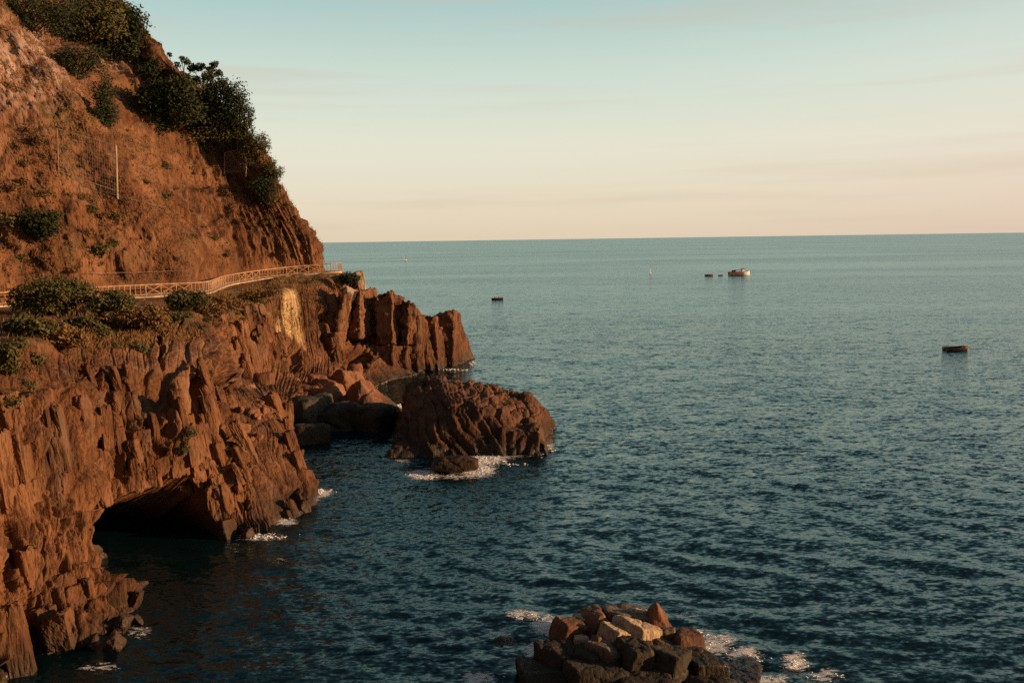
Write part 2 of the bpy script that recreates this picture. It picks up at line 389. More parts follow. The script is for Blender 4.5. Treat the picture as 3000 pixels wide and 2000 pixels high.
# ------------------------------------------------------------------ the cliff
PATH = [q(-62, 58, 12.6), q(-48, 76, 12.75), q(-43, 83.5, 12.8), q(-39, 87.5, 12.85), q(-35, 91.5, 12.85), q(-32, 95, 12.85), q(-33.6, 104, 12.85), q(-35, 113, 12.9),
        q(-33.4, 120, 13.2), q(-30.4, 124.4, 13.5), q(-27, 126.2, 13.7), q(-24.5, 127, 13.85), q(-24.0, 129.5, 13.85), q(-26.5, 133.5, 13.85), q(-40, 150, 13.85)]
INL = [(-.8, .6), (-.84, .53), (-.85, .53), (-.87, .5), (-.9, .43), (-.95, .3), (-.98, .2), (-.97, .24), (-.9, .43), (-.87, .5), (-.93, .36), (-.97, .25), (-.98, .2), (-.97, .22), (-.9, .42)]
ROWS = [  # waterline, three steps up the face, edge of the terrace
    [q(-25, 31, 0), q(-26, 32, 4.5), q(-27, 33.5, 8.5), q(-28, 35, 11), q(-29, 37, 12.5)],
    [w(110, 1935), p(62, 1613, 40.7), p(30, 1360, 41.8), p(22, 1175, 43), p(15, 1010, 46.5)],
    [w(352, 1800), p(258, 1533, 45.0), p(222, 1299, 46.2), p(205, 1132, 48), p(170, 1005, 53)],
    [w(335, 1640), p(325, 1475, 50.6), p(305, 1261, 51.8), p(290, 1094, 54), p(270, 985, 59)],
    [w(480, 1600), p(474, 1439, 53.2), p(455, 1229, 55), p(440, 1073, 58.5), p(420, 965, 66)],
    [w(640, 1575), p(625, 1422, 55.5), p(600, 1219, 58.5), p(585, 1054, 64), p(570, 930, 76)],
    [w(780, 1540), p(725, 1330, 61), p(685, 1150, 68), p(665, 1080, 82), p(655, 905, 93)],
    [w(905, 1485), p(848, 1300, 64), p(778, 1165, 70), p(755, 1120, 92), p(735, 885, 103)],
    [q(-17, 68, 0), q(-18.5, 71, 2.5), q(-20, 76, 3.5), p(830, 1110, 97), p(800, 860, 112)],
    [q(-21.5, 78, 0), q(-22, 86, 1.2), q(-22.5, 94, 2.2), p(900, 1090, 104), p(870, 835, 119)],
    [w(1040, 1190), p(1010, 1150, 101), p(985, 1110, 106), p(970, 1040, 111), p(930, 820, 122.5)],
    [w(1100, 1130), p(1080, 1100, 115), p(1060, 1030, 119), p(1030, 950, 121.5), p(985, 815, 125)],
    [q(-12, 126, 0), q(-14.5, 127, 3), q(-17.5, 127.5, 6.5), q(-20.5, 128, 9.5), q(-23, 128.8, 12.7)],
    [q(-14, 137, 0), q(-16, 137, 3), q(-19, 136.5, 6.5), q(-22, 135.5, 9.5), q(-25, 134.4, 12.8)],
    [q(-30, 165, 0), q(-32, 164, 4), q(-34, 160, 8), q(-36, 157, 11), q(-38, 153, 13)]]
SL = [(1.8, 4.5), (5.7, 10.3), (9, 15.5), (15.5, 23.8), (24.6, 31.5), (31, 40), (52, 60)]
def build_cliff():
    S = []
    for k in range(len(ROWS)):
        rw = ROWS[k]; po = PATH[k]; n = np.array([*INL[k], 0.]); out = rw[0] - rw[1]; out[2] = 0
        pi = po + n * 2.4
        S.append([rw[0] + out * .3 + q(0, 0, -3)] + rw + [po + n * -.25 + q(0, 0, -.05), pi + q(0, 0, -.05)] + [pi + n * d + q(0, 0, z) for d, z in SL])
    S = np.array(S); ns, nrow, _ = S.shape
    cu = [90, 130, 110, 150, 150, 140, 130, 60, 70, 80, 80, 60, 30, 14]
    cv = [6, 46, 60, 40, 50, 44, 6, 20, 26, 26, 36, 36, 26, 24]
    # along the coast: Catmull-Rom, chord parametrised
    U = []
    for k in range(ns - 1):
        p0 = S[max(k - 1, 0)]; p1 = S[k]; p2 = S[k + 1]; p3 = S[min(k + 2, ns - 1)]
        c0 = np.linalg.norm(p1 - p0, axis=1)[:, None] + 1e-3; c1 = np.linalg.norm(p2 - p1, axis=1)[:, None] + 1e-3; c2 = np.linalg.norm(p3 - p2, axis=1)[:, None] + 1e-3
        m1 = ((p2 - p1) / c1 + (p1 - p0) / c0) / 2 * c1 if k else (p2 - p1)
        m2 = ((p3 - p2) / c2 + (p2 - p1) / c1) / 2 * c1 if k < ns - 2 else (p2 - p1)
        for t in np.linspace(0, 1, cu[k], endpoint=False):
            U.append((2 * t ** 3 - 3 * t ** 2 + 1) * p1 + (t ** 3 - 2 * t ** 2 + t) * m1 + (-2 * t ** 3 + 3 * t ** 2) * p2 + (t ** 3 - t ** 2) * m2)
    U.append(S[-1]); U = np.array(U)
    G = []; vv = []
    for k in range(nrow - 1):
        for t in np.linspace(0, 1, cv[k], endpoint=False): G.append(U[:, k] * (1 - t) + U[:, k + 1] * t); vv.append(k + t)
    G.append(U[:, -1]); vv.append(nrow - 1); G = np.array(G).transpose(1, 0, 2); vv = np.array(vv); nu, nv = G.shape[:2]
    onpath = ((vv > 5.9) & (vv < 7.25))
    for _ in range(14):                                    # round the corners of the loft, not the path
        H = G.copy(); H[:, 1:-1] = .25 * G[:, :-2] + .5 * G[:, 1:-1] + .25 * G[:, 2:]
        H[1:-1] = .25 * H[:-2] + .5 * H[1:-1] + .25 * H[2:]
        H[:, onpath] = G[:, onpath]; G = H
    def normals(G):
        du = np.gradient(G, axis=0); dv = np.gradient(G, axis=1); n = np.cross(du, dv)
        n /= np.linalg.norm(n, axis=2)[..., None] + 1e-9
        return n
    N = normals(G); s_ = np.sign((N[:, 20, 0]).mean()); N *= s_
    flat = lambda a: a.reshape(-1, a.shape[-1]) if a.ndim == 3 else a.ravel()
    P0 = flat(G.copy()); NN = flat(N)
    VV = np.broadcast_to(vv[None, :], (nu, nv)).ravel()
    arc = np.concatenate([[0], np.cumsum(np.linalg.norm(np.diff(G[:, 100], axis=0), axis=1))])
    AA = np.broadcast_to(arc[:, None], (nu, nv)).ravel()
    px, py, dist = project(P0)
    low = sstep(.6, 1.2, VV) * (1 - sstep(4.6, 5.2, VV)); low = np.maximum(low, (VV < 1.2) * .6)
    ter = sstep(4.6, 5.1, VV) * (1 - sstep(5.7, 5.95, VV)); up = sstep(7.05, 7.7, VV)
    low = low * (1 - .8 * sstep(.42, .75, NN[:, 2]))
    D = np.zeros(len(P0))
    Pz = np.stack([AA, P0[:, 2], P0[:, 1] * .15], 1)
    tilt = AA + .04 * P0[:, 2] + 1.2 * fbm(P0 * .10, 2)
    def wsub(Q, mk):
        a_ = np.full(len(Q), .5); b_ = np.ones(len(Q)); a_[mk], b_[mk] = worley(Q[mk]); return a_, b_
    # upright ribs and flutes of the sea cliff
    r1 = ridged(np.stack([tilt / 4.2, P0[:, 2] / 16, P0[:, 1] * .01], 1), 2)
    val, ed = wsub(np.stack([tilt / 2.1, P0[:, 2] / 5.2, P0[:, 0] / 4.], 1), low > 0); val2, ed2 = wsub(np.stack([tilt / .75, P0[:, 2] / 2.0, P0[:, 0] / 1.6], 1) + 5, low > 0)
    def plates(width, zlen, seed):                     # upright plates of rock, each standing proud of the next by its own amount
        t = tilt / width + .55 * fbm(np.stack([AA * .12, P0[:, 2] / zlen, 0 * AA + seed], 1), 3); i = np.floor(t); fr = t - i
        h0 = _perm[(i.astype(np.int64) * 7 + seed) & 255] / 255.; zc = np.floor(P0[:, 2] / zlen + h0 * 5 + .3 * perlin(P0 * .6)); h1 = _perm[(i.astype(np.int64) * 13 + zc.astype(np.int64) * 31 + seed) & 255] / 255.
        edge = 1 - sstep(0, .16, np.minimum(fr, 1 - fr))
        return (.45 * h0 + .55 * h1 - .5) + .5 * (fr - .5) - .75 * edge * h0
    D += low * (.50 * r1 + 1.25 * plates(2.6, 5.5, 3) + .95 * plates(1.05, 3.6, 9) + .34 * plates(.45, 2.0, 21) + .45 * (val - .5) + .28 * (val2 - .5) - .22 * (1 - sstep(0, .10, ed)) - .12 * (1 - sstep(0, .10, ed2)) + .5 * fbm(P0 / 5., 3) + .13 * fbm(P0 / .6, 3))
    foot = sstep(3.4, 1.2, P0[:, 2]) if False else (1 - sstep(1.0, 3.6, P0[:, 2] + .9 * fbm(P0 / 2., 2))) * (P0[:, 1] < 52)
    vf, ef = wsub(P0 / np.array([1.1, 1.1, 1.3]) + 3, (foot > 0) & (low > 0))
    D += low * foot * (2.0 * (vf - .6) - .7 * (1 - sstep(0, .14, ef)))
    D += ter * (.7 * fbm(P0 / 6., 4))
    # gullies and broken rock on the dry slope above
    gl = ridged(np.stack([(AA - .6 * P0[:, 2]) / 7., P0[:, 2] / 24, 0 * AA + 1.7], 1), 3)
    valu, edu = wsub(P0 / np.array([2.6, 2.6, 3.4]) + 2, up > 0); valv, edv = wsub(P0 / 1.1 + 8, up > 0)
    D += up * (.55 * gl + .9 * fbm(P0 / 7., 4) + .8 * (valu - .5) * sstep(-.3, .4, fbm(P0 / 14. + 4, 2)) + .36 * (valv - .5) - .12 * (1 - sstep(0, .12, edv)) + .22 * fbm(P0 / .9, 3))
    # features read off the face: hollows (negative) and buttresses (positive), metres along the normal
    feats = [([(316, 1570), (330, 1500), (362, 1452), (402, 1436), (470, 1430), (500, 1402), (540, 1392), (590, 1420), (612, 1490), (640, 1545), (655, 1640), (352, 1660)], -14, 3.5, (40, 66)),
             ([(260, 1120), (296, 1075), (304, 1150), (256, 1145)], -1.6, 8, (40, 70)), ([(536, 1100), (590, 1098), (600, 1130), (580, 1170), (550, 1172)], -2.0, 8, (45, 80)), ([(610, 1095), (640, 1100), (640, 1140), (622, 1160)], -1.6, 8, (45, 80)),
             ([(470, 1340), (495, 1350), (495, 1400), (478, 1420)], -1.6, 7, (45, 70)), ([(545, 1345), (610, 1340), (620, 1400), (590, 1450), (560, 1420)], -1.8, 8, (45, 70)),
             ([(650, 1290), (720, 1285), (725, 1330), (700, 1390), (690, 1440), (730, 1490), (700, 1500), (670, 1430), (672, 1330)], -1.9, 8, (50, 75)),
             ([(830, 1430), (880, 1430), (900, 1490), (830, 1500)], -1.0, 8, (50, 75)),
             ([(720, 975), (742, 960), (735, 1020), (706, 1090), (705, 1040)], -1.8, 6, (70, 120)), ([(825, 1010), (850, 1005), (878, 1030), (880, 1085), (820, 1095)], -2.0, 6, (80, 125)),
             ([(925, 905), (1000, 905), (985, 1000), (974, 1062), (938, 1000)], -3.6, 7, (90, 135)), ([(1005, 960), (1050, 950), (1115, 1005), (1010, 1010)], -3.0, 8, (95, 135)), ([(1000, 1020), (1095, 1025), (1060, 1100), (1000, 1090)], -2.6, 8, (95, 135)),
             ([(480, 1130), (540, 1060), (555, 1180), (535, 1330), (470, 1330), (440, 1250)], .9, 22, (45, 75)), ([(640, 1320), (680, 1320), (690, 1430), (645, 1430)], .8, 10, (50, 75)),
             ([(150, 1380), (178, 1380), (184, 1560), (160, 1580)], -.8, 9, (40, 60)), ([(180, 1240), (200, 1240), (200, 1330), (180, 1330)], -.9, 7, (40, 60)), ([(0, 1560), (30, 1560), (50, 1720), (20, 1740), (0, 1650)], -1.2, 10, (30, 60)),
             ([(620, 900), (632, 900), (640, 1060), (625, 1080)], -.9, 5, (60, 110)), ([(455, 975), (475, 975), (478, 1080), (466, 1080)], -.9, 6, (45, 90)), ([(525, 920), (535, 920), (535, 965), (522, 965)], -.8, 5, (45, 100))]
    calm = poly_sd(feats[0][0], px, py); D *= np.where((P0[:, 1] < 66) & (VV < 5), 1 - .75 * sstep(-70, -10, calm), 1)
    D -= .9 * sstep(-60, 0, poly_sd([(262, 1500), (340, 1460), (345, 1660), (285, 1680)], px, py)) * (P0[:, 1] < 60) * (VV < 4)
    wob = 9 * fbm(P0 / 2.2 + 3, 2) + 5 * fbm(P0 / .7 + 9, 2)
    for poly, dpt, soft, (y0, y1) in feats:
        sd = poly_sd(poly, px + wob, py + wob * .7)
        D += dpt * sstep(-soft * .4, soft, sd) * ((P0[:, 1] > y0) & (P0[:, 1] < y1)) * (VV < 5.3)
    D *= np.where((VV > 5.85) & (VV < 7.05), 0, 1)
    P1 = P0 + NN * D[:, None]
    P1[:, 2] = np.where(VV < .2, P0[:, 2], P1[:, 2])
    me = mesh_np('cliff', P1, grid_faces(nu, nv) if s_ > 0 else grid_faces(nu, nv)[:, ::-1])
    streak = poly_sd([(830, 826), (872, 830), (878, 900), (884, 975), (890, 1030), (850, 990), (806, 978), (806, 950), (824, 900)], px + 6 * fbm(P0 / 2.), py)
    och = sstep(-6, 10, streak) * (P0[:, 1] > 85) * (VV < 6)
    och = np.maximum(och, .18 * np.exp(-(((px - 520) / 40) ** 2 + ((py - 1220) / 90) ** 2)) * (VV < 5))
    fattr(me, 'ochre', och)
    gn = fbm(P0 / 9. + 30, 3)
    gr = .62 * ter + up * np.clip(.24 + .35 * gn, 0, .7) * (1 - .6 * sstep(640, 800, px)) + low * .28 * sstep(3.6, 4.6, VV)
    fattr(me, 'grass', gr)
    pale = np.exp(-(((px - 70) / 110) ** 2 + ((py - 200) / 120) ** 2)) * up + .9 * np.exp(-(((px - 340) / 60) ** 2 + ((py - 175) / 35) ** 2)) * up
    fattr(me, 'pale', np.clip(pale * 1.2, 0, 1))
    return tag(obj('cliff', me, CLIFF), kind='structure'), P1, NN, VV
cliff, CP, CN, CV = build_cliff()
CPX, CPY, CPD = project(CP)
_in = (CPX > -250) & (CPX < 1300) & (CPY > -200) & (CPY < 2100) & (CPD > 1)
CP, CN, CV, CPX, CPY, CPD = CP[_in], CN[_in], CV[_in], CPX[_in], CPY[_in], CPD[_in]
def surf(px, py, vmin=0, vmax=20, rad=9):
    """the visible cliff point seen at a pixel, and its normal"""
    k = np.where((np.abs(CPX - px) < rad) & (np.abs(CPY - py) < rad) & (CV >= vmin) & (CV <= vmax))[0]
    if len(k): k = k[np.argmin(CPD[k])]
    else:
        d2 = (CPX - px) ** 2 + (CPY - py) ** 2; d2 = np.where((CV >= vmin) & (CV <= vmax), d2, 1e12); k = int(np.argmin(d2))
    return CP[k].copy(), CN[k].copy()

# ------------------------------------------------------------------ the slabs of the headland, standing strata split by upright joints
def hexa(name, B, T, mat, parent, seed, n=44, rib=.12, amp=.20):
    """B, T: four corners each (corner, left, back, right)"""
    Vc, F = lattice(n); a = (Vc[:, 0] + 1) / 2; b = (Vc[:, 1] + 1) / 2; c = (Vc[:, 2] + 1) / 2
    # a: from the corner to the right, b: from the corner to the left
    B = [np.array(x) for x in B]; T = [np.array(x) for x in T]
    bl = lambda Q: ((1 - a) * (1 - b))[:, None] * Q[0] + ((1 - a) * b)[:, None] * Q[1] + (a * b)[:, None] * Q[2] + (a * (1 - b))[:, None] * Q[3]
    V = bl(B) * (1 - c)[:, None] + bl(T) * c[:, None]
    ctr = V.mean(0); Nn = vnormals(V, F)
    if ((V - ctr) * Nn).sum(1).mean() < 0: F = F[:, ::-1]; Nn = -Nn
    # strata run up the face
    dl = B[3] - B[0]; dl = dl / np.linalg.norm(dl); sx = (V - B[0]) @ dl + .10 * V[:, 2]
    R = ridged(np.stack([sx * .75, V[:, 2] * .06, np.full(len(V), seed * 1.3)], 1), 3)
    side = np.abs(Nn[:, 2]) < .8
    val, ed = worley(np.stack([sx / 1.3, (V[:, 1]) / 2., V[:, 2] / 3.6], 1) + seed)
    for wd_, am_ in ((1.5, .50), (.6, .32), (.28, .16)):
        t = sx / wd_ + .25 * fbm(V * .25 + seed, 2); i_ = np.floor(t); fr = t - i_; hh = _perm[(i_.astype(np.int64) * 7 + seed * 5) & 255] / 255.
        R = R + am_ / rib * ((hh - .5) + .5 * (fr - .5) - .5 * (1 - sstep(0, .2, np.minimum(fr, 1 - fr))))
    D = rib * R * side + 1.5 * amp * fbm(V / 1.6 + seed, 3) + .45 * (val - .5) - .12 * (1 - sstep(0, .08, ed))
    tp = sstep(.75, 1, c) * .5 * fbm(V / 1.1 + 2 * seed, 3)
    V = V + Nn * D[:, None]; V[:, 2] += tp
    me = mesh_np(name, V, F); return obj(name, me, mat, parent)
DL, LL = np.array([-.93, .36, 0]), np.array([.30, .954, 0])
def slab(xb, yb, xt, yt, parent, seed, z0=-1.6, Y=None, mat=None, name='rock_slab', back=None, n=44):
    """xb: left, corner, right pixel at the foot; xt, yt: the same at the top"""
    c = w(xb[1], yb) if Y is None else p(xb[1], yb, Y)
    def hit(P, d, px, zz=None):                # along d from P until it shows at that pixel column
        ts = np.linspace(0, 16, 400); Q = P[None] + ts[:, None] * d[None]; X = project(Q)[0]
        return ts[np.argmin(np.abs(X - px))]
    tl = max(.6, hit(c, DL, xb[0])); tr = max(.6, hit(c, LL, xb[2])) if back is None else back
    B = [c, c + DL * tl, c + DL * tl + LL * tr, c + LL * tr]
    T = []
    for k, (o, xx) in enumerate(zip((B[0], B[1], B[3]), (xt[1], xt[0], xt[2]))):
        T.append(p(xx, yt[(1, 0, 2)[k]], o[1] + .2))
    T = [T[0], T[1], T[1] + (T[2] - T[0]) * .9, T[2]]; T[2][2] = (T[1][2] + T[2][2]) / 2 if back is None else T[1][2]
    if Y is None:
        B = [b + q(0, 0, z0) + (b - t) * q(.06, .06, 0) for b, t in zip(B, T)]
    return hexa(name, B, T, mat or SLAB, parent, seed, n)
slab((958, 975, 1005), 1090, (998, 1008, 1036), (876, 866, 862), cliff, 1, Y=117.5)
slab((1018, 1052, 1120), 990, (1046, 1056, 1100), (856, 850, 846), cliff, 2, Y=119)
slab((1100, 1150, 1186), 1010, (1102, 1147, 1186), (866, 856, 876), cliff, 3, Y=119.8)
slab((1172, 1196, 1228), 1012, (1176, 1200, 1240), (884, 880, 930), cliff, 12, Y=120.6)
slab((1206, 1222, 1246), 1092, (1212, 1226, 1252), (930, 924, 940), cliff, 13, Y=122.5)
slab((1108, 1150, 1188), 1106, (1106, 1150, 1190), (1022, 1016, 1022), cliff, 4)
slab((1172, 1190, 1228), 1100, (1174, 1192, 1230), (1020, 1020, 1028), cliff, 14)
slab((1226, 1288, 1312), 1084, (1236, 1272, 1292), (928, 932, 955), cliff, 5)
slab((1292, 1326, 1390), 1074, (1276, 1330, 1342), (926, 914, 922), cliff, 6)
slab((1012, 1062, 1076), 1108, (1062, 1102, 1116), (1036, 1030, 1040), cliff, 7, Y=114.5)
slab((1225, 1262, 1300), 1086, (1206, 1236, 1262), (965, 945, 960), cliff, 8, Y=124.5)

# ------------------------------------------------------------------ rocks of the shore
def boulder(px, py, wpx, hpx, mat, seed, label=None, cat='boulder', group=None, parent=None, Y=None, depth=None, rot=None, sink=.35, name='boulder', n=18, boxy=1.0, cuts=9, rough=.05, ribs=None, k=16):
    """px,py: middle of the visible block; wpx,hpx: its visible size"""
    if Y is None: c = w(px, py + hpx * .5); Y = c[1]
    P = p(px, py, Y); f = project(P)[2]; hw = wpx / 2 / FPX * f; hh = hpx / 2 / FPX * f; hd = depth / 2 if depth else hw * .8
    hz = hh * (1 + sink) / 1.05
    P = P + q(0, hd * .55, -hh * sink)
    r = random.Random(seed); rt = rot if rot is not None else (r.uniform(-.16, .16), r.uniform(-.16, .16), r.uniform(-.5, .5))
    me = boulder_mesh(name, (hw, hd, hz), seed, n=n, boxy=boxy, cuts=cuts, rough=rough, ribs=ribs, rot=rt, k=k)
    o = obj(name, me, mat, parent, P)
    return tag(o, label, cat if parent is None else None, group)
# the islet
isl = empty('rock_islet', w(1360, 1335), 0, 'dark ribbed rock islet lying off the shore ringed by white surf', 'islet')
def polyrock(name, c, planes, seed, n=36, k=22, rough=.16, ribs=None, mat=None, parent=None, org=(0, 0, 0)):
    """a rock bounded by the given planes (normal, distance from its middle), in metres"""
    D, F = lattice(n); D = np.tan(D * .72) / np.tan(.72); D = D / np.linalg.norm(D, axis=1)[:, None]; S = np.zeros(len(D))
    for nv, d_ in planes:
        nv = np.array(nv, float); nv /= np.linalg.norm(nv); S += np.maximum(0, D @ nv / d_) ** k
    V = D * (S ** (-1 / k))[:, None]; Nn = vnormals(V, F)
    A = rough * 2.0 * fbm(V / 3.0 + seed, 4); val, ed = worley(V / np.array([1.6, 2.2, 1.8]) + seed); A = A + rough * 2.4 * (val - .5) - rough * 1.2 * (1 - sstep(0, .10, ed))
    if ribs:
        dv, wd, am = ribs; t = V @ np.array(dv) / wd + .45 * fbm(V * .3 + seed, 3); i = np.floor(t); fr = t - i; h = _perm[(i.astype(np.int64) * 7 + seed) & 255] / 255.
        A = A + am * np.clip(.8 + 1.1 * fbm(V / 2.2 + 40, 2), .1, 1.6) * ((h - .5) + .6 * (fr - .5) - .5 * (1 - sstep(0, .2, np.minimum(fr, 1 - fr)))) * (np.abs(Nn[:, 2]) < .93)
        t = t * 2.7; i = np.floor(t); fr = t - i; h = _perm[(i.astype(np.int64) * 7 + seed) & 255] / 255.
        A = A + .4 * am * ((h - .5) + .6 * (fr - .5))
    V = V + Nn * A[:, None] + Nn * (.05 * fbm(V / .35, 2))[:, None]
    return obj(name, mesh_np(name, V, F), mat or ISLET, parent, np.array(c) - np.array(org))
IO = np.array(isl.location)
RB = ((.84, .05, .54), .95, .50)
polyrock('rock_mass', (-4.5, 82, .5), [((0, -.82, .57), 5.6), ((-.93, -.15, .33), 5.8), ((.13, -.14, 1), 3.75), ((.5, -.1, .85), 4.5), ((.85, -.2, .5), 5.6), ((-.45, -.35, .82), 4.5), ((0, .9, .4), 6), ((0, 0, -1), 3), ((-.5, -.6, .6), 6.2)], 21, n=72, k=13, rough=.12, ribs=RB, parent=isl, org=IO)
polyrock('rock_mass', (0, 82, .5), [((.1, -.85, .5), 4.4), ((.9, -.1, .42), 2.8), ((.48, -.1, .88), 2.45), ((0, -.3, .95), 2.9), ((-.9, 0, .4), 3), ((0, .9, .4), 5), ((0, 0, -1), 3), ((.6, -.5, .6), 4.0)], 22, n=44, k=12, rough=.22, ribs=((.8, .3, .5), .8, .28), parent=isl, org=IO)
polyrock('rock_mass', (1.0, 77.6, 0), [((0, -.93, .35), 2.5), ((0, .1, .99), 1.95), ((.95, 0, .3), 1.9), ((-.9, 0, .3), 2.6), ((0, .9, .4), 3), ((0, 0, -1), 2)], 23, n=30, ribs=((1, 0, .1), .7, .3), parent=isl, org=IO)
polyrock('rock_mass', (-3.8, 89.5, .2), [((0, -.8, .6), 2.4), ((0, 0, 1), 2.4), ((1, 0, .5), 2.6), ((-.9, 0, .5), 2.2), ((0, .9, .4), 2), ((0, 0, -1), 2)], 24, n=24, parent=isl, org=IO)
polyrock('rock_mass', (-9.3, 77, -.2), [((0, -.8, .6), 1.8), ((0, 0, 1), 1.0), ((1, 0, .5), 2.0), ((-.9, 0, .5), 1.3), ((0, .9, .4), 2), ((0, 0, -1), 2)], 25, n=20, parent=isl, org=IO)
boulder(1330, 1366, 140, 40, ISLET, 31, 'low wet rock in the white surf in front of the islet', n=22, depth=4)
# rounded boulders closing the little bay, in the islet's shade, part of it painted as dark colour
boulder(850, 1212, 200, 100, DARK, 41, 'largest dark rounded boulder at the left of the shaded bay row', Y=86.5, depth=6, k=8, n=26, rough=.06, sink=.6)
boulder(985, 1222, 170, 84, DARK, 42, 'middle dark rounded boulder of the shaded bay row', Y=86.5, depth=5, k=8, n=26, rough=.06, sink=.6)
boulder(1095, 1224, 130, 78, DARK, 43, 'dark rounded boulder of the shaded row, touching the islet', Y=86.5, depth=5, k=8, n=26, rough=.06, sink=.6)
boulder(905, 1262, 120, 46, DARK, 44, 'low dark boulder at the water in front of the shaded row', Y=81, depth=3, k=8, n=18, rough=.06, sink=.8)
tag(polyrock('boulder', p(1066, 1172, 96), [((-.80, -.45, .40), 1.35), ((.75, -.2, .62), 1.35), ((.15, -.85, .5), 1.7), ((0, .85, .5), 1.7), ((-.2, .3, .9), 2.1), ((0, 0, -1), 2.6)], 45, n=26, rough=.08, mat=REDD), 'pointed red-brown boulder, dark on its left, between bay rubble and sea', 'boulder')
boulder(955, 1165, 110, 90, REDD, 46, 'broad lit red-brown boulder left of the pointed one in the bay', Y=97, depth=4, rot=(-.2, .35, .5), k=30, n=22, cuts=16)
boulder(1015, 1120, 90, 60, REDD, 47, 'flat lit slab of rubble behind the bay boulders', Y=103, depth=4, rot=(-.1, .2, .5), k=20)
# broken blocks at the foot of the cliff
rub = [(880, 1105, 60, 45, 104), (925, 1115, 70, 40, 102), (985, 1085, 45, 35, 108), (845, 1130, 70, 50, 98), (900, 1150, 60, 40, 97), (1040, 1085, 50, 35, 108), (760, 1120, 70, 60, 90), (720, 1150, 60, 50, 80), (1110, 1180, 40, 30, 98), (870, 1075, 40, 30, 106), (955, 1060, 34, 40, 112), (1020, 1180, 60, 30, 97), (820, 1075, 44, 34, 101)]
for i, (x, y, a, b, Y) in enumerate(rub): boulder(x, y, a, b, REDD if i % 3 else SLAB, 60 + i, parent=cliff, Y=Y, name='rock', n=12, k=18)
for i in range(12):
    x = RNG.uniform(690, 780) + i * 1.2; y = RNG.uniform(1160, 1330) ; P, _ = surf(x, y, 0, 5)
    s = RNG.uniform(.2, .55); obj('rock', boulder_mesh('rock', (s, s * .8, s * .8), 100 + i, n=8, k=30, rot=(RNG.uniform(-.5, .5), .2, RNG.uniform(0, 3))), REDD, cliff, P)
shore = [(392, 1755, 36, 60), (404, 1812, 26, 30), (330, 1880, 60, 50), (660, 1550, 56, 50), (722, 1564, 44, 26), (885, 1482, 46, 36), (350, 1830, 50, 50)]
for i, (x, y, a, b) in enumerate(shore):
    r_ = random.Random(i); boulder(x, y, a, b, SLAB, 140 + i, parent=cliff, name='rock', n=16, k=30, sink=.5, rough=.08, cuts=12, rot=(r_.uniform(-.5, .5), r_.uniform(-.5, .5), r_.uniform(0, 3)))
# upright split blocks standing out of the sea cliff
blocks = [boulder_mesh('rock_slab', (1, 1, 1), 600 + k, n=14, k=22, cuts=7, rough=.075, boxy=.95, fine=.05) for k in range(14)]
for me in blocks:
    me.polygons.foreach_set('use_smooth', np.zeros(len(me.polygons), bool)); me.materials.append(CLIFF)
def stud(count, region, sx, sz, vlim, ylim, pro, seed, upr=.65):
    g = np.random.default_rng(seed); made = 0
    cave = feats_cave
    for _ in range(count * 6):
        if made >= count: break
        x = g.uniform(region[0], region[2]); y = g.uniform(region[1], region[3])
        P, n = surf(x, y, *vlim, rad=7)
        if not (ylim[0] < P[1] < ylim[1]) or abs(project(P)[0] - x) > 8 or n[2] > .62: continue
        if poly_sd(cave, np.array([x]), np.array([y]))[0] > -26 and P[1] < 66: continue
        nh = n.copy(); nh[2] *= .5; nh /= np.linalg.norm(nh); yaw = g.normal() * .38
        up = q(0, 0, 1) - n * n[2]; up /= np.linalg.norm(up); up = (1 - upr) * up + upr * q(0, 0, 1) + g.normal(size=3) * .07; up /= np.linalg.norm(up)
        t = np.cross(up, nh); t /= np.linalg.norm(t); d = np.cross(t, up)
        t2 = t * math.cos(yaw) + d * math.sin(yaw); d2 = np.cross(t2, up)
        a = g.uniform(*sx); c = g.uniform(*sz); b = a * g.uniform(.7, 1.2); c = min(c, max(.35, 11.4 - P[2]))
        o = obj('rock_slab', blocks[int(g.integers(len(blocks)))], None, cliff)
        Pc = P - d2 * (b - g.uniform(*pro))
        M = Matrix(((t2[0] * a, d2[0] * b, up[0] * c, Pc[0]), (t2[1] * a, d2[1] * b, up[1] * c, Pc[1]), (t2[2] * a, d2[2] * b, up[2] * c, Pc[2]), (0, 0, 0, 1)))
        o.matrix_basis = M; made += 1
feats_cave = [(310, 1640), (312, 1570), (322, 1500), (350, 1445), (400, 1425), (470, 1420), (540, 1385), (612, 1490), (655, 1640), (345, 1660)]
stud(30, (-20, 1040, 330, 1900), (.2, .7), (.5, 2.4), (.8, 4.6), (36, 58), (-.06, .24), 1)
stud(26, (300, 1000, 640, 1420), (.2, .7), (.4, 1.8), (.8, 4.6), (48, 80), (-.06, .24), 2)
stud(40, (560, 1160, 900, 1540), (.18, .6), (.4, 1.7), (.8, 4.0), (50, 76), (-.05, .26), 3, .2)
stud(50, (600, 880, 1000, 1120), (.35, .95), (.8, 3.0), (2.0, 4.9), (80, 126), (.05, .45), 4)
# pale blocks by the end of the path
boulder(1056, 824, 26, 58, PALE, 171, 'tall pale slab standing upright beyond the end of the railing', Y=124.5, depth=1.6, rot=(0, -.12, .3), n=14, k=24, cuts=5)
boulder(1022, 858, 36, 30, PALE, 172, 'small pale block lodged in the dark cleft below the railing end', Y=119.5, depth=1.6, rot=(.2, .5, .4), n=12, k=24, cuts=4)
boulder(1008, 845, 26, 24, REDD, 173, 'small brown block leaning on the pale one below the railing end', Y=120, depth=1.4, rot=(.1, -.6, .2), n=12, k=24, cuts=4)
boulder(1046, 812, 36, 44, SLAB, 174, 'dark jagged block against the left side of the upright pale slab', Y=125.2, depth=2, n=14, k=20)
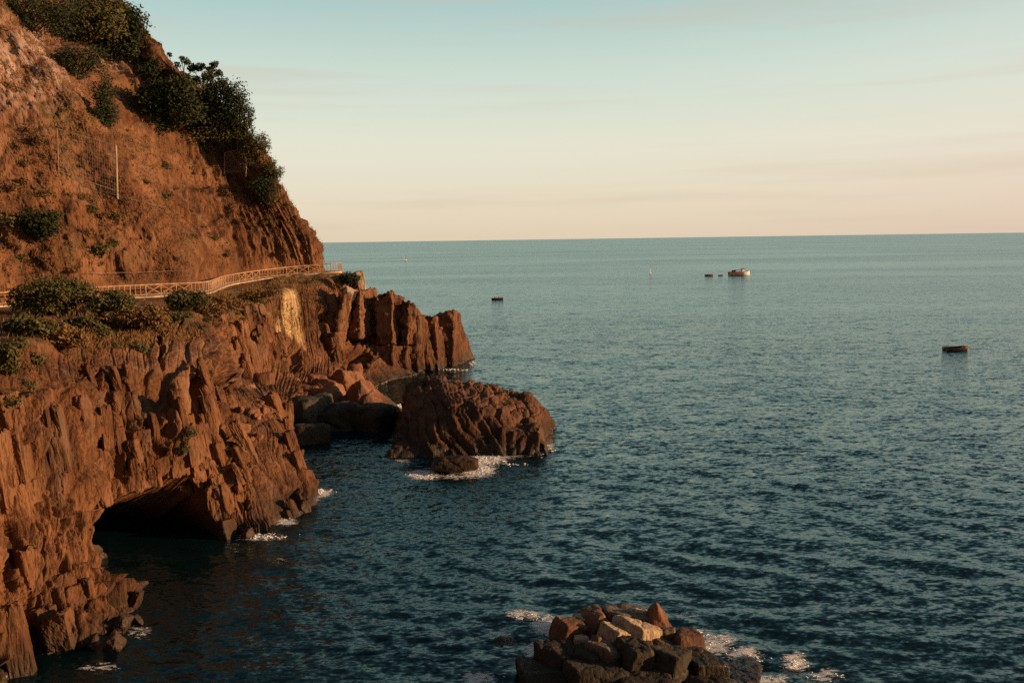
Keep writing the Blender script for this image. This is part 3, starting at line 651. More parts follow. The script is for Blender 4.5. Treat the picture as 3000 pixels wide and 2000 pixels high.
# the pile of armour rocks in the foreground
pile = [  # px, py, w, h, distance, turn, material, label
    (1664, 1862, 92, 84, 37.2, (.1, .25, .5), REDD, 'orange wedge-shaped rock at the left end of the foreground pile'),
    (1735, 1838, 106, 88, 37.9, (-.1, .12, .35), REDD, 'square orange rock behind the wedge-shaped one in the foreground pile'),
    (1832, 1822, 166, 66, 38.6, (-.12, .16, .1), GREY, 'broad flat grey rock on top of the foreground pile'),
    (1920, 1826, 66, 104, 38.3, (.05, .45, .4), REDD, 'tall pointed brown rock crowning the foreground pile'),
    (1868, 1868, 122, 92, 37.0, (0, .35, .5), PALE, 'pale rounded rock with a bright right side, below the pointed rock'),
    (1788, 1876, 74, 76, 36.5, (.1, .4, .6), PALE, 'small pale rock in front of the flat grey rock'),
    (1782, 1930, 92, 70, 35.6, (0, .1, .8), GREY, 'grey rock with a pale left corner, below the small pale rock'),
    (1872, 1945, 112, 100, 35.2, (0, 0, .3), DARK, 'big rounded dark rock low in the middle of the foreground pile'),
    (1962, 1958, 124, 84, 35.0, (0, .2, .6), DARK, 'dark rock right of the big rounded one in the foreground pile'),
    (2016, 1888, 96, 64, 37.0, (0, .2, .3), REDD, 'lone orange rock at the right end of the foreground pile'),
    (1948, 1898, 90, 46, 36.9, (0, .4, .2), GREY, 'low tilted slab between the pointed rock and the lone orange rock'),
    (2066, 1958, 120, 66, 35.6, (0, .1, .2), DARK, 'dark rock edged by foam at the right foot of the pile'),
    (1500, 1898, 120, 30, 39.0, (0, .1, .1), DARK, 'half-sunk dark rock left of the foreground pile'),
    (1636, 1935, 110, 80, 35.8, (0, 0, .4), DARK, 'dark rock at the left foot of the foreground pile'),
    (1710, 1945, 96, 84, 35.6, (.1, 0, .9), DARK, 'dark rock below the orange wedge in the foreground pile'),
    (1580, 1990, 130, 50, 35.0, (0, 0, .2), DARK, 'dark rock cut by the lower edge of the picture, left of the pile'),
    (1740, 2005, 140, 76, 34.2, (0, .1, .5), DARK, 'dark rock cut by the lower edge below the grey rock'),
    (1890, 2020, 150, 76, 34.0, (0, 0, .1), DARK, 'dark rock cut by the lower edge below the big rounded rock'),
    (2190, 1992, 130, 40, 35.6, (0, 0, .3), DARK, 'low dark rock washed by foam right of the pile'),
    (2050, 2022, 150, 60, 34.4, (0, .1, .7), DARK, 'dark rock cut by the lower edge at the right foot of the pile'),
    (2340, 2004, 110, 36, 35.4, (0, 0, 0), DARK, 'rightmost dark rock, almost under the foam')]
for i, (x, y, a, b, Y, rt, mt, lb) in enumerate(pile):
    if lb.startswith('tall pointed'):
        c_ = p(1922, 1842, Y); tag(polyrock('armour_rock', c_, [((-.82, -.25, .40), .50), ((.85, -.2, .42), .55), ((.1, -.9, .25), .55), ((0, .9, .3), .6), ((-.9, 0, .1), .55), ((0, 0, -1), 1.5), ((.6, .1, .75), 1.0)], 37, n=20, rough=.03, mat=mt), lb, 'boulder', 'armour rocks in the foreground'); continue
    boulder(x, y, a, b, mt, 200 + i, lb, Y=Y, depth=a / FPX * 42, rot=rt, group='armour rocks in the foreground', name='armour_rock', n=24, k=26, cuts=7, sink=.7, rough=.035)

for i, (x, y, a, b, Y) in enumerate([(1700, 1880, 44, 34, 36.8), (1748, 1885, 40, 40, 36.3), (1830, 1900, 40, 34, 36.0), (1820, 1850, 46, 30, 37.6), (1900, 1900, 40, 30, 36.2), (1960, 1860, 46, 36, 37.5), (1700, 1820, 40, 30, 38.2), (1985, 1920, 50, 34, 36.0), (1770, 1805, 40, 26, 38.8), (1880, 1800, 44, 30, 38.7), (2040, 1925, 44, 30, 36.2), (1650, 1900, 44, 34, 36.4)]):
    boulder(x, y, a, b, (PALE, REDD, GREY)[i % 3], 260 + i, 'small stone wedged between the big rocks of the foreground pile', 'stone', 'small stones in the foreground pile', Y=Y, depth=.6, name='stone', n=12, k=26, cuts=8, sink=.5)

# ------------------------------------------------------------------ the hillside the viewer stands on: the coast runs on behind the camera to a low spur
def hillside():
    gx, gy = np.meshgrid(np.arange(-190, 190, 2.4), np.arange(-190, 33, 2.4), indexing='ij'); X = gx.ravel(); Y = gy.ravel()
    land = [(-26.5, 29), (-16, 10), (-5, 3), (0, 1.2), (10, -5), (24, -2), (33, 12), (37, 26), (42, 27), (47, 14), (60, -22), (110, -60), (185, -80), (185, -185), (-185, -185), (-185, 29)]
    sd = poly_sd(land, X, Y); sd = sd + 1.0 * fbm(np.stack([X, Y, 0 * X], 1) / 9., 3) * sstep(6, 14, np.hypot(X, Y))
    body = np.where(sd < 1.2, sd * 11, np.where(sd < 4.5, 13.2 + (sd - 1.2) * .9, 16.2 + (sd - 4.5) * .95))
    spur = sstep(8, 30, X) * (1 - sstep(-12, 2, -Y)) if False else sstep(14, 26, X) * sstep(-30, -6, Y)
    cap = 7.5 - .0 * X + 40 * (1 - spur)
    Z = np.minimum(body, np.where(spur > .01, np.minimum(body, cap), body)); Z = np.maximum(Z, -4)
    Z = Z + (.9 * fbm(np.stack([X, Y, Z], 1) / 5., 4)) * sstep(6, 14, np.hypot(X, Y))
    Z = np.minimum(Z, np.where(np.hypot(X, Y) < 3.2, 16.2, 99))
    me = mesh_np('hillside', np.stack([X, Y, Z], 1), grid_faces(*gx.shape))
    for a_ in ('ochre', 'pale'): fattr(me, a_, 0 * X)
    fattr(me, 'grass', sstep(5, 9, sd) * .6)
    tag(obj('hillside', me, CLIFF), kind='structure')
hillside()

def surf_foam():
    g = np.random.default_rng(91); V = []; F = []; oc = np.array([(1, 0, 0), (0, 1, 0), (-1, 0, 0), (0, -1, 0), (0, 0, 1), (0, 0, -.6)]); of = [(0, 1, 4), (1, 2, 4), (2, 3, 4), (3, 0, 4), (1, 0, 5), (2, 1, 5), (3, 2, 5), (0, 3, 5)]
    sp = [(1410, 1352, 60, 14, 520, .5), (1390, 1378, 46, 16, 420, .45), (1245, 1388, 56, 14, 330, .3), (1590, 1300, 16, 30, 330, .9), (1600, 1320, 30, 8, 160, .4), (940, 1443, 32, 8, 300, .5), (820, 1512, 36, 13, 420, .6), (760, 1572, 70, 9, 260, .3), (1172, 1190, 24, 4, 160, .5), (1385, 1064, 8, 4, 90, .8), (1330, 1084, 44, 2, 90, .3), 
          (2100, 1895, 60, 26, 420, .3), (2190, 1930, 50, 16, 330, .35), (2335, 1945, 34, 18, 330, .5), (2050, 1858, 40, 10, 160, .25), (1600, 1840, 34, 26, 200, .25), (1420, 1992, 40, 16, 200, .35), (1545, 1805, 50, 12, 130, .2), (2420, 1980, 50, 12, 160, .3), (1490, 1360, 60, 5, 120, .25)]
    for (x, y, a, b, n, h) in sp:
        for _ in range(int(n * (1.1 if y < 1700 else .5))):
            ax, ay = g.normal() * a * .5, g.normal() * b * .5; P = w(x + ax, y + ay)
            if perlin((P * np.array([1.3, 2.2, 0]) + 7)[None])[0] < .0: continue
            e = math.exp(-(ax / a) ** 2 * 2 - (ay / b) ** 2 * 2); k = project(P)[2] / 70; s_ = g.uniform(.25, 1.0) ** 1.6 * .062 * (.25 + .95 * k)
            c = P + q(0, 0, .04 + .45 * h * e * g.uniform(0, 1) ** 2.5); n0 = len(V); r = g.normal() * .5 - .5
            R2 = np.array([[math.cos(r), -math.sin(r), 0], [math.sin(r), math.cos(r), 0], [0, 0, 1]])
            V.extend(c + (oc * np.array([s_ * g.uniform(1.2, 3.2), s_, s_ * .6])) @ R2.T); F.extend([(n0 + i, n0 + j, n0 + l) for i, j, l in of])
    mt, nt, N, L, b_ = new_mat('foam'); b_.inputs['Base Color'].default_value = (.86, .86, .86, 1); b_.inputs['Roughness'].default_value = .9
    tag(obj('surf_foam', mesh_np('surf_foam', np.array(V), np.array(F)), mt), 'white broken surf around the rocks', 'foam', kind='stuff')
surf_foam()

# ------------------------------------------------------------------ the path and its railing
def resample(pts, step):
    pts = np.array(pts); out = []
    for k in range(len(pts) - 1):
        p0 = pts[max(k - 1, 0)]; p1 = pts[k]; p2 = pts[k + 1]; p3 = pts[min(k + 2, len(pts) - 1)]
        for t in np.linspace(0, 1, 40, endpoint=False):
            out.append(.5 * (2 * p1 + (p2 - p0) * t + (2 * p0 - 5 * p1 + 4 * p2 - p3) * t * t + (3 * p1 - p0 - 3 * p2 + p3) * t ** 3))
    out.append(pts[-1]); out = np.array(out)
    s = np.concatenate([[0], np.cumsum(np.linalg.norm(np.diff(out, axis=0), axis=1))]); t = np.arange(0, s[-1], step)
    return np.stack([np.interp(t, s, out[:, k]) for k in range(3)], 1)
pl = resample(PATH[1:-1], .8)
tn = np.gradient(pl, axis=0); tn[:, 2] = 0; tn /= np.linalg.norm(tn, axis=1)[:, None]; inl = np.stack([-tn[:, 1], tn[:, 0], 0 * tn[:, 0]], 1)
sec = [(-.30, -.55), (-.30, .10), (2.5, .10), (2.5, -.5)]
V = np.concatenate([[pl + inl * a + q(0, 0, b)] for a, b in sec]).transpose(1, 0, 2); V[:, :2] += .05 * fbm(V[:, :2].reshape(-1, 3) * 1.5, 2).reshape(-1, 2)[..., None]
me = mesh_np('path', V.reshape(-1, 3), grid_faces(len(pl), 4)[:, ::-1], False); tag(obj('path', me, STONE), kind='structure')
def bar_mesh(name, r, n=7):
    """a unit bar along +X"""
    a = np.linspace(0, 2 * math.pi, n, endpoint=False); ring = np.stack([0 * a, np.cos(a) * r, np.sin(a) * r], 1)
    V = np.concatenate([ring, ring + q(1, 0, 0)]); me = bpy.data.meshes.new(name)
    me.from_pydata(V.tolist(), [], [[i, (i + 1) % n, n + (i + 1) % n, n + i] for i in range(n)] + [list(range(n))[::-1], list(range(n, 2 * n))]); return me
def bar(name, me, a, b, mat, parent, org):
    o = obj(name, me, mat, parent, np.array(a) - org); d = Vector([float(c) for c in (np.array(b) - np.array(a))])
    o.rotation_euler = d.to_track_quat('X', 'Z').to_euler(); o.scale = (d.length, 1, 1); return o
rl = resample(PATH[1:13], 1.55); rl = rl + q(0, 0, .10)
org = rl[len(rl) // 2].copy()
railing = empty('railing', org, 0, 'long sunlit wooden railing with crossed braces along the cliff path', 'railing')
M_post, M_rail, M_brace = bar_mesh('post', .06), bar_mesh('top_rail', .07), bar_mesh('brace', .04)
for k in range(len(rl)):
    bar('post', M_post, rl[k] - q(0, 0, .1), rl[k] + q(0, 0, 1.12), RAIL, railing, org)
    if k == len(rl) - 1: break
    a, b = rl[k], rl[k + 1]
    bar('top_rail', M_rail, a + q(0, 0, 1.12), b + q(0, 0, 1.12), RAIL, railing, org)
    bar('bottom_rail', M_brace, a + q(0, 0, .16), b + q(0, 0, .16), RAIL, railing, org)
    if (k // 3) % 2 == 0:
        bar('cross_brace', M_brace, a + q(0, 0, .18), b + q(0, 0, 1.05), RAIL, railing, org)
        bar('cross_brace', M_brace, a + q(0, 0, 1.05), b + q(0, 0, .18), RAIL, railing, org)
    else:
        for t in (.33, .66):
            bar('baluster', M_brace, a + (b - a) * t + q(0, 0, .16), a + (b - a) * t + q(0, 0, 1.1), RAIL, railing, org)

# ------------------------------------------------------------------ rockfall fences on the slope
def fence(label, posts, hpx, name='rockfall_fence'):
    base = [surf(x, y, 7.2)[0] for x, y in posts]; top = []
    for b_, h in zip(base, hpx):
        f = project(b_)[2]; top.append(b_ + q(.25, -.2, h / FPX * f))
    o = empty(name, base[0], 0, label, 'fence')
    for k, (b_, t) in enumerate(zip(base, top)): bar('post', bar_mesh('post', .10 if k == 0 else .06), b_ - q(0, 0, .5), t, STEEL if k == 0 else WIRE, o, base[0])
    for k in range(len(base) - 1):
        bar('cable', bar_mesh('cable', .035), top[k], top[k + 1], WIRE, o, base[0]); bar('cable', bar_mesh('cable', .035), base[k] + q(0, 0, .3), base[k + 1] + q(0, 0, .3), WIRE, o, base[0])
        V = []; F = []
        def strip(a, b_, w_=.006):
            d = np.cross(b_ - a, q(.6, -.8, 0)); d = d / (np.linalg.norm(d) + 1e-9) * w_; n0 = len(V); V.extend([a - d, a + d, b_ + d, b_ - d]); F.append([n0, n0 + 1, n0 + 2, n0 + 3])
        m_ = 24
        for j in range(m_ + 1):
            t = j / m_; strip(base[k] * (1 - t) + base[k + 1] * t, top[k] * (1 - t) + top[k + 1] * t)
            if j <= 14:
                t = j / 14; strip(base[k] * (1 - t) + top[k] * t, base[k + 1] * (1 - t) + top[k + 1] * t)
        me = bpy.data.meshes.new('net'); me.from_pydata([(v - base[0]).tolist() for v in V], [], F); obj('net', me, WIRE, o)
    return o
fence('rockfall net with tall pale post on the bare slope, left', [(352, 575), (180, 505)], (140, 130))
fence('rockfall net with thin post below the lowest skyline bushes', [(714, 512), (660, 500)], (70, 60))
def cable(label, pts):
    P = [surf(x, y, 7.1)[0] + q(.3, -.3, .25) for x, y in pts]; o = empty('steel_cable', P[0], 0, label, 'cable')
    for a, b_ in zip(P[:-1], P[1:]): bar('strand', bar_mesh('strand', .022), a, b_, WIRE, o, P[0])
cable('thin pale cable slanting down the slope right of the tall post', [(300, 565), (390, 585), (480, 606)])
cable('thin cable strung level along the slope just above the railing', [(255, 800), (400, 797), (550, 796)])

# ------------------------------------------------------------------ plants
def leaves_mesh(name, lobes, count, size, seed, hollow=.45):
    """many small leaf quads spread through a union of uneven lobes"""
    g = np.random.default_rng(seed); lob = np.array(lobes, float); vol = (lob[:, 3] * lob[:, 4] * lob[:, 5]) ** .8
    k = g.choice(len(lob), count, p=vol / vol.sum()); d = g.normal(size=(count, 3)); d /= np.linalg.norm(d, axis=1)[:, None]
    r = g.uniform(hollow ** 3, 1, count) ** (1 / 3.) * (1 + .16 * g.normal(size=count))
    C = lob[k, :3] + d * r[:, None] * lob[k, 3:]
    keep = fbm(C / (lob[:, 3:].mean() * .5) + seed, 2) > -.22; C = C[keep]; d = d[keep]; n = len(C)
    nrm = d * .7 + g.normal(size=(n, 3)) * .7 + q(0, 0, .35); nrm /= np.linalg.norm(nrm, axis=1)[:, None]
    t = np.cross(nrm, g.normal(size=(n, 3))); t /= np.linalg.norm(t, axis=1)[:, None]; b = np.cross(nrm, t)
    s = size * g.uniform(.55, 1.35, n)[:, None]
    V = np.stack([C - t * s, C - b * s * .45, C + t * s, C + b * s * .45], 1).reshape(-1, 3)
    me = mesh_np(name, V, np.arange(n * 4).reshape(-1, 4), False); fattr(me, 'rnd', np.repeat(g.uniform(0, 1, n), 4)); return me
def stems_mesh(name, root, tips, r0, seed, segs=5):
    g = np.random.default_rng(seed); V = []; F = []
    for tip in tips:
        a = np.array(root, float); b = np.array(tip, float); bend = g.normal(size=3) * np.linalg.norm(b - a) * .10; n = 5; st = len(V)
        for i in range(segs + 1):
            t = i / segs; c = a * (1 - t) + b * t + bend * math.sin(t * math.pi); r = r0 * (1 - .8 * t)
            for j in range(n): V.append(c + q(math.cos(j * 6.283 / n) * r, math.sin(j * 6.283 / n) * r, 0))
        for i in range(segs):
            for j in range(n):
                F.append([st + i * n + j, st + i * n + (j + 1) % n, st + (i + 1) * n + (j + 1) % n, st + (i + 1) * n + j])
    return mesh_np(name, np.array(V), np.array(F))
def plant(name, px, py, wpx, hpx, mat, seed, label, cat='shrub', group=None, count=2600, leaf=None, nl=12, Y=None, vmin=3.5, tall=0, hollow=.4, part='foliage', stem='stem'):
    """px,py: middle of the crown seen in the photo; wpx,hpx its size"""
    P, n = surf(px, py + hpx * .30, vmin)
    if Y is not None: P = p(px, py + hpx * .45, Y)
    f = project(P)[2]; W = wpx / 2 / FPX * f; H = hpx / 2 / FPX * f; g = np.random.default_rng(seed)
    c = p(px, py, P[1] - W * .25); base = P - q(0, 0, .4)
    lobes = []
    for i in range(nl):
        a = g.uniform(-1, 1); b = g.uniform(-1, 1) * math.sqrt(1 - a * a); s = g.uniform(.30, .52)
        lobes.append((a * W * .68, g.uniform(-.5, .5) * W * .7, b * H * .68, W * s, W * s * .9, H * s * 1.05))
    lobes.append((0, 0, 0, W * .6, W * .55, H * .6)); lf = leaf or max(.13, .055 * min(W, H))
    o = empty(name, base, 0, label, cat, group); off = c - base
    me = leaves_mesh(part, [(l[0] + off[0], l[1] + off[1], l[2] + off[2], *l[3:]) for l in lobes], count, lf, seed, hollow); obj(part, me, mat, o)
    obj(stem, stems_mesh(stem, (0, 0, -.3), [(l[0] + off[0], l[1] + off[1], l[2] + off[2]) for l in lobes], max(.05, .05 * H), seed), BARK, o)
    return o
big = [  # px, py, w, h, material, label, count, name, cat
    (250, 55, 220, 150, LEAF_M, 'big olive-green tree on the crest at the top left', 9000, 'tree'),
    (350, 85, 150, 190, LEAF_D, 'dark rounded tree forming the skyline at the top left', 9000, 'tree'),
    (100, 40, 260, 120, LEAF_D, 'dark tangle of scrub in the top left corner', 7000, 'shrub'),
    (235, 165, 135, 110, LEAF_D, 'dark bush on the slope under the big crest tree', 4500, 'shrub'),
    (315, 300, 100, 150, LEAF_D, 'tall dark bush hanging below the pale rock band', 4500, 'shrub'),
    (505, 310, 190, 170, LEAF_D, 'dense dark bush left of the sparse skyline tree trunk', 8000, 'shrub'),
    (650, 300, 130, 150, LEAF_D, 'dark tree filling the skyline right of the sparse tree', 7000, 'tree'),
    (705, 355, 100, 150, LEAF_D, 'dark bushy tree stepping down the skyline', 6000, 'tree'),
    (640, 400, 130, 100, LEAF_M, 'olive bush under the dark skyline trees', 4500, 'shrub'),
    (740, 430, 90, 110, LEAF_M, 'olive-green bush on the skyline below the trees', 4500, 'shrub'),
    (795, 500, 66, 66, LEAF_M, 'small ragged bush sticking out of the skyline', 2500, 'shrub'),
    (785, 555, 90, 76, LEAF_D, 'dark low bush, lowest on the skyline', 3500, 'shrub'),
    (120, 650, 130, 100, LEAF_D, 'round dark bush alone on the bare slope at the left', 4500, 'shrub'),
    (440, 205, 70, 80, LEAF_D, 'dark scrub on the skyline above the pale rock band', 2500, 'shrub'),
    (150, 868, 230, 116, LEAF_M, 'wide green shrub hiding the path at the left', 9000, 'shrub'),
    (310, 892, 140, 70, LEAF_M, 'green shrub right of the wide one on the terrace', 5000, 'shrub'),
    (545, 878, 110, 56, LEAF_M, 'green shrub at the foot of the railing', 4500, 'shrub'),
    (70, 955, 140, 60, LEAF_M, 'low green scrub below the wide shrub at the left edge', 5000, 'shrub'),
    (18, 1050, 70, 80, LEAF_M, 'green creeper hanging over the cliff at the left edge', 3000, 'shrub'),
    (660, 885, 120, 46, LEAF_B, 'dry brownish scrub under the middle of the railing', 2500, 'shrub'),
    (1022, 812, 56, 40, LEAF_D, 'dark little bush between the railing end and the pale slab', 1800, 'shrub'),
    (185, 990, 110, 70, LEAF_B, 'dry brown scrub on the cliff edge at the left', 2500, 'shrub'),
    (330, 935, 110, 44, LEAF_B, 'dry brown scrub on the terrace under the second green shrub', 1800, 'shrub'),
    (610, 905, 110, 40, LEAF_B, 'low dry scrub right of the green shrub at the railing foot', 1800, 'shrub'),
    (760, 862, 110, 30, LEAF_B, 'thin dry scrub at the cliff edge left of the ochre streak', 1500, 'shrub'),
    (500, 930, 110, 44, LEAF_M, 'olive scrub on the cliff edge below the green shrub at the railing', 1800, 'shrub'),
    (240, 945, 90, 44, LEAF_M, 'olive scrub on the terrace between the two brown patches at the left', 1500, 'shrub'),
    (420, 930, 150, 60, LEAF_B, 'dry brown scrub on the terrace below the low railing', 2500, 'shrub')]
for i, (x, y, a, b, mt, lb, n, nm) in enumerate(big):
    plant(nm, x, y, a * 1.14, b * 1.14, mt, 300 + i, lb, nm, count=int(n * 1.4), part='crown' if nm == 'tree' else 'foliage', stem='trunk' if nm == 'tree' else 'stem', vmin=7.2 if y < 760 else 3.0, Y=None if x != 1022 else 123)
def sparse_tree():
    b = p(600, 335, 131.); o = empty('sparse_tree', b, 0, 'sparse tree with see-through crown standing up on the skyline', 'tree')
    tips = []; lobes = []
    for (x, y, s) in [(496, 160, .5), (520, 190, .7), (505, 215, .7), (545, 180, .8), (565, 200, 1.), (590, 195, .9), (625, 190, .7), (640, 215, .9), (610, 225, 1.2), (575, 235, 1.0), (545, 225, .8), (650, 245, 1.3), (620, 260, 1.3), (590, 275, .8), (530, 170, .5), (635, 185, .5), (660, 270, 1.2), (525, 235, .6), (615, 205, .9), (560, 255, .6)]:
        t = p(x, y, 131 + random.uniform(-2, 2)) - b; tips.append(t); lobes.append((*t, s * .75, s * .75, s * .6))
    obj('trunk', stems_mesh('trunk', (0, 0, -1), [tuple(t) for t in tips], .17, 9, 7), BARK, o)
    obj('crown', leaves_mesh('crown', lobes, 5200, .20, 77, .2), LEAF_D, o)
sparse_tree()
# small clumps dotted over the slope: four kinds, copied
protos = []
for k in range(4):
    g = np.random.default_rng(500 + k); lb = [(g.uniform(-.5, .5), g.uniform(-.4, .4), g.uniform(.1, .6), .5, .5, .42) for _ in range(5)]
    protos.append((leaves_mesh('foliage', lb, 420, .13, 500 + k, .3), stems_mesh('stem', (0, 0, -.3), [(l[0], l[1], l[2]) for l in lb], .04, k)))
spots = [(225, 500), (245, 520), (455, 545), (430, 535), (480, 590), (470, 595), (160, 735), (185, 725), (300, 735), (340, 690), (355, 715), (545, 755), (540, 765), (610, 765), (590, 690), (520, 620), (610, 640), (450, 700), (300, 620), (230, 600), (20, 670), (15, 540), (60, 480), (390, 480), (560, 500), (650, 560), (700, 590), (575, 560), (645, 690), (650, 740), (700, 640), (255, 690), (80, 760), (40, 790), (120, 780), (400, 640), (760, 640), (820, 700), (495, 470), (215, 440), (150, 420), (90, 330), (40, 380), (180, 560), (350, 640), (270, 560), (320, 780), (470, 760), (730, 530), (590, 470)]
for i, (x, y) in enumerate(spots[::2]):
    x += random.uniform(-25, 25); y += random.uniform(-20, 20); P, n = surf(x, y, 7.3); f, st = protos[i % 4]; s = random.choice([.35, .5, .6, .8, 1.3])
    o = empty('slope_shrub', P - q(0, 0, .1), random.uniform(0, 6), 'small green shrub clump dotted on the dry slope above the path', 'shrub', 'small shrubs dotted on the slope'); o.scale = (s * 1.1, s * 1.1, s)
    mt = LEAF_M if i % 3 else LEAF_D
    fo = obj('foliage', f, LEAF_M, o); obj('stem', st, BARK, o)
dry = [(leaves_mesh('foliage', [(g_.uniform(-.5, .5), g_.uniform(-.4, .4), g_.uniform(0, .45), .45, .45, .34) for _ in range(4)], 300, .12, 540 + k, .3)) for k, g_ in enumerate([np.random.default_rng(530), np.random.default_rng(531), np.random.default_rng(532)])]
for i in range(60):
    x = RNG.uniform(5, 860); y = RNG.uniform(180, 800)
    P, n = surf(x, y, 7.3)
    if abs(project(P)[0] - x) > 12 or abs(project(P)[1] - y) > 12: continue
    s = random.uniform(.5, 1.3); o = empty('dry_tuft', P - q(0, 0, .1), random.uniform(0, 6), 'small dry brown tuft of scrub on the bare slope above the path', 'scrub', 'dry tufts on the slope'); o.scale = (s, s, s * .8)
    obj('foliage', dry[i % 3], LEAF_B, o)
low_spots = [(90, 1130), (30, 1180), (350, 1010), (300, 980), (470, 960), (620, 930), (700, 905), (60, 1010), (240, 960), (420, 1020), (560, 1280), (545, 1330), (625, 1190), (720, 930), (640, 910), (110, 1060), (380, 950), (500, 930), (770, 890), (600, 960)]
for i, (x, y) in enumerate(low_spots):
    P, n = surf(x, y, .8, 5.9); f, st = protos[(i + 1) % 4]; s = random.uniform(.5, 1.0)
    o = empty('cliff_shrub', P - q(0, 0, .1), random.uniform(0, 6), 'small green shrub clump rooted in the cliff face below the path', 'shrub', 'small shrubs on the sea cliff'); o.scale = (s, s, s)
    obj('foliage', f, LEAF_M, o); obj('stem', st, BARK, o)
# dry grass and twigs over the slope and terrace: nobody could count it
def dry_grass():
    g = np.random.default_rng(88); ok = np.where(((CV > 7.3) & (CV < 12.8) | (CV > 4.4) & (CV < 5.85)) & (CPX > -60) & (CPX < 950) & (CPY > -40))[0]
    dens = fbm(CP[ok] / 6. + 50, 3) + .15; ok = ok[dens > 0]
    k = g.choice(ok, 48000); C = CP[k] + g.normal(size=(len(k), 3)) * .12; n = len(C)
    d = CN[k] * .5 + q(0, 0, .7) + g.normal(size=(n, 3)) * .35; d /= np.linalg.norm(d, axis=1)[:, None]; t = np.cross(d, g.normal(size=(n, 3))); t /= np.linalg.norm(t, axis=1)[:, None]
    h = g.uniform(.10, .38, n)[:, None]; V = np.stack([C - t * h * .16, C + t * h * .16, C + d * h], 1).reshape(-1, 3)
    me = mesh_np('dry_grass', V, np.arange(n * 3).reshape(-1, 3), False); fattr(me, 'rnd', np.repeat(g.uniform(0, 1, n), 3))
    tag(obj('dry_grass', me, LEAF_B), 'dry brown grass and twigs covering the slope', 'grass', kind='stuff')
dry_grass()

# ------------------------------------------------------------------ boats
def paint(name, c):
    mt = simple(name, c, .85, .12); mt.node_tree.nodes['Principled BSDF'].inputs['Specular IOR Level'].default_value = .15; return mt
WHITE = paint('boat_white', (.78, .74, .68)); NAVY = paint('boat_dark', (.016, .016, .018)); SUN_ORANGE = paint('boat_sun_orange', (.55, .16, .04)); RED = paint('boat_red', (.17, .09, .065)); WOOD = paint('boat_wood', (.30, .19, .10)); CLOTH_B = paint('cloth_blue', (.06, .08, .14)); CLOTH_R = paint('cloth_red', (.30, .06, .05)); SKIN = paint('skin', (.45, .26, .17)); SAIL = paint('sail_cloth', (.72, .66, .58))
def hull_mesh(L, Wd, H, n=16, sheer=.35, transom=.75):
    V = []; m_ = 9; F = []
    for inner in (0, 1):
        for i in range(n + 1):
            t = i / n; hw = Wd / 2 * (transom + (1 - transom) * math.sin(min(1, t / .45) * math.pi / 2)) if t < .45 else Wd / 2 * max(.02, 1 - ((t - .45) / .55) ** 2.2)
            top = H * (1 + sheer * max(0, t - .45) ** 2 * 3); bot = -H * .35 * (1 - .6 * t ** 3)
            k = 1 - inner * .1
            for j in range(m_):
                a = -1 + 2 * j / (m_ - 1); yy = hw * k * math.copysign(abs(a) ** .6, a); zz = bot + (top - bot) * abs(a) ** 2.6 + inner * .05 * (1 - abs(a))
                V.append(((t - .5) * L * (1 - inner * .02), yy, zz))
    per = (n + 1) * m_
    for inner in (0, 1):
        for i in range(n):
            for j in range(m_ - 1):
                o = inner * per + i * m_ + j; f = [o, o + m_, o + m_ + 1, o + 1]; F.append(f if inner else f[::-1])
    for i in range(n):
        for j in (0, m_ - 1):
            o = i * m_ + j; F.append([o, o + m_, o + m_ + per, o + per])
    for j in range(m_ - 1):
        for i in (0, n):
            o = i * m_ + j; F.append([o, o + 1, o + 1 + per, o + per])
    return mesh_np('hull', np.array(V), np.array(F))
def box_mesh(name, a, b, taper=1.0):
    (x0, y0, z0), (x1, y1, z1) = a, b; cx = (x0 + x1) / 2; cy = (y0 + y1) / 2
    V = [(x, y, z0) for x, y in ((x0, y0), (x1, y0), (x1, y1), (x0, y1))] + [(cx + (x - cx) * taper, cy + (y - cy) * taper, z1) for x, y in ((x0, y0), (x1, y0), (x1, y1), (x0, y1))]
    me = bpy.data.meshes.new(name); me.from_pydata(V, [], [[3, 2, 1, 0], [4, 5, 6, 7], [0, 1, 5, 4], [1, 2, 6, 5], [2, 3, 7, 6], [3, 0, 4, 7]]); return me
def boat(px, py, Lpx, head, label, hull, cat='boat', H=.5, wr=.36, benches=2, rim=WOOD, name='rowing_boat', group=None):
    P = w(px, py); L = Lpx / FPX * project(P)[2]
    o = empty(name, P, head, label, cat, group); H = H * L / 4
    obj('hull', hull_mesh(L, L * wr, H), hull, o)
    for i in range(benches):
        x = (-.22 + .3 * i) * L; obj('bench', box_mesh('bench', (x - .04 * L, -L * wr * .40, H * .55), (x + .04 * L, L * wr * .40, H * .68)), rim, o)
    for s in (-1, 1):
        V = []; F = []; n = 12
        for i in range(n + 1):
            t = i / n; hw = L * wr / 2 * (.75 + .25 * math.sin(min(1, t / .45) * math.pi / 2)) if t < .45 else L * wr / 2 * max(.02, 1 - ((t - .45) / .55) ** 2.2)
            z = H * (1 + .35 * max(0, t - .45) ** 2 * 3); x = (t - .5) * L
            for (dy, dz) in ((0, 0), (.03 * L * .5, 0), (.03 * L * .5, .025 * L), (0, .025 * L)): V.append((x, s * (hw + dy), z + dz))
        for i in range(n):
            for j in range(4): F.append([i * 4 + j, i * 4 + (j + 1) % 4, i * 4 + 4 + (j + 1) % 4, i * 4 + 4 + j])
        obj('gunwale', mesh_np('gunwale', np.array(V), np.array(F), False), rim, o)
    return o, L, H
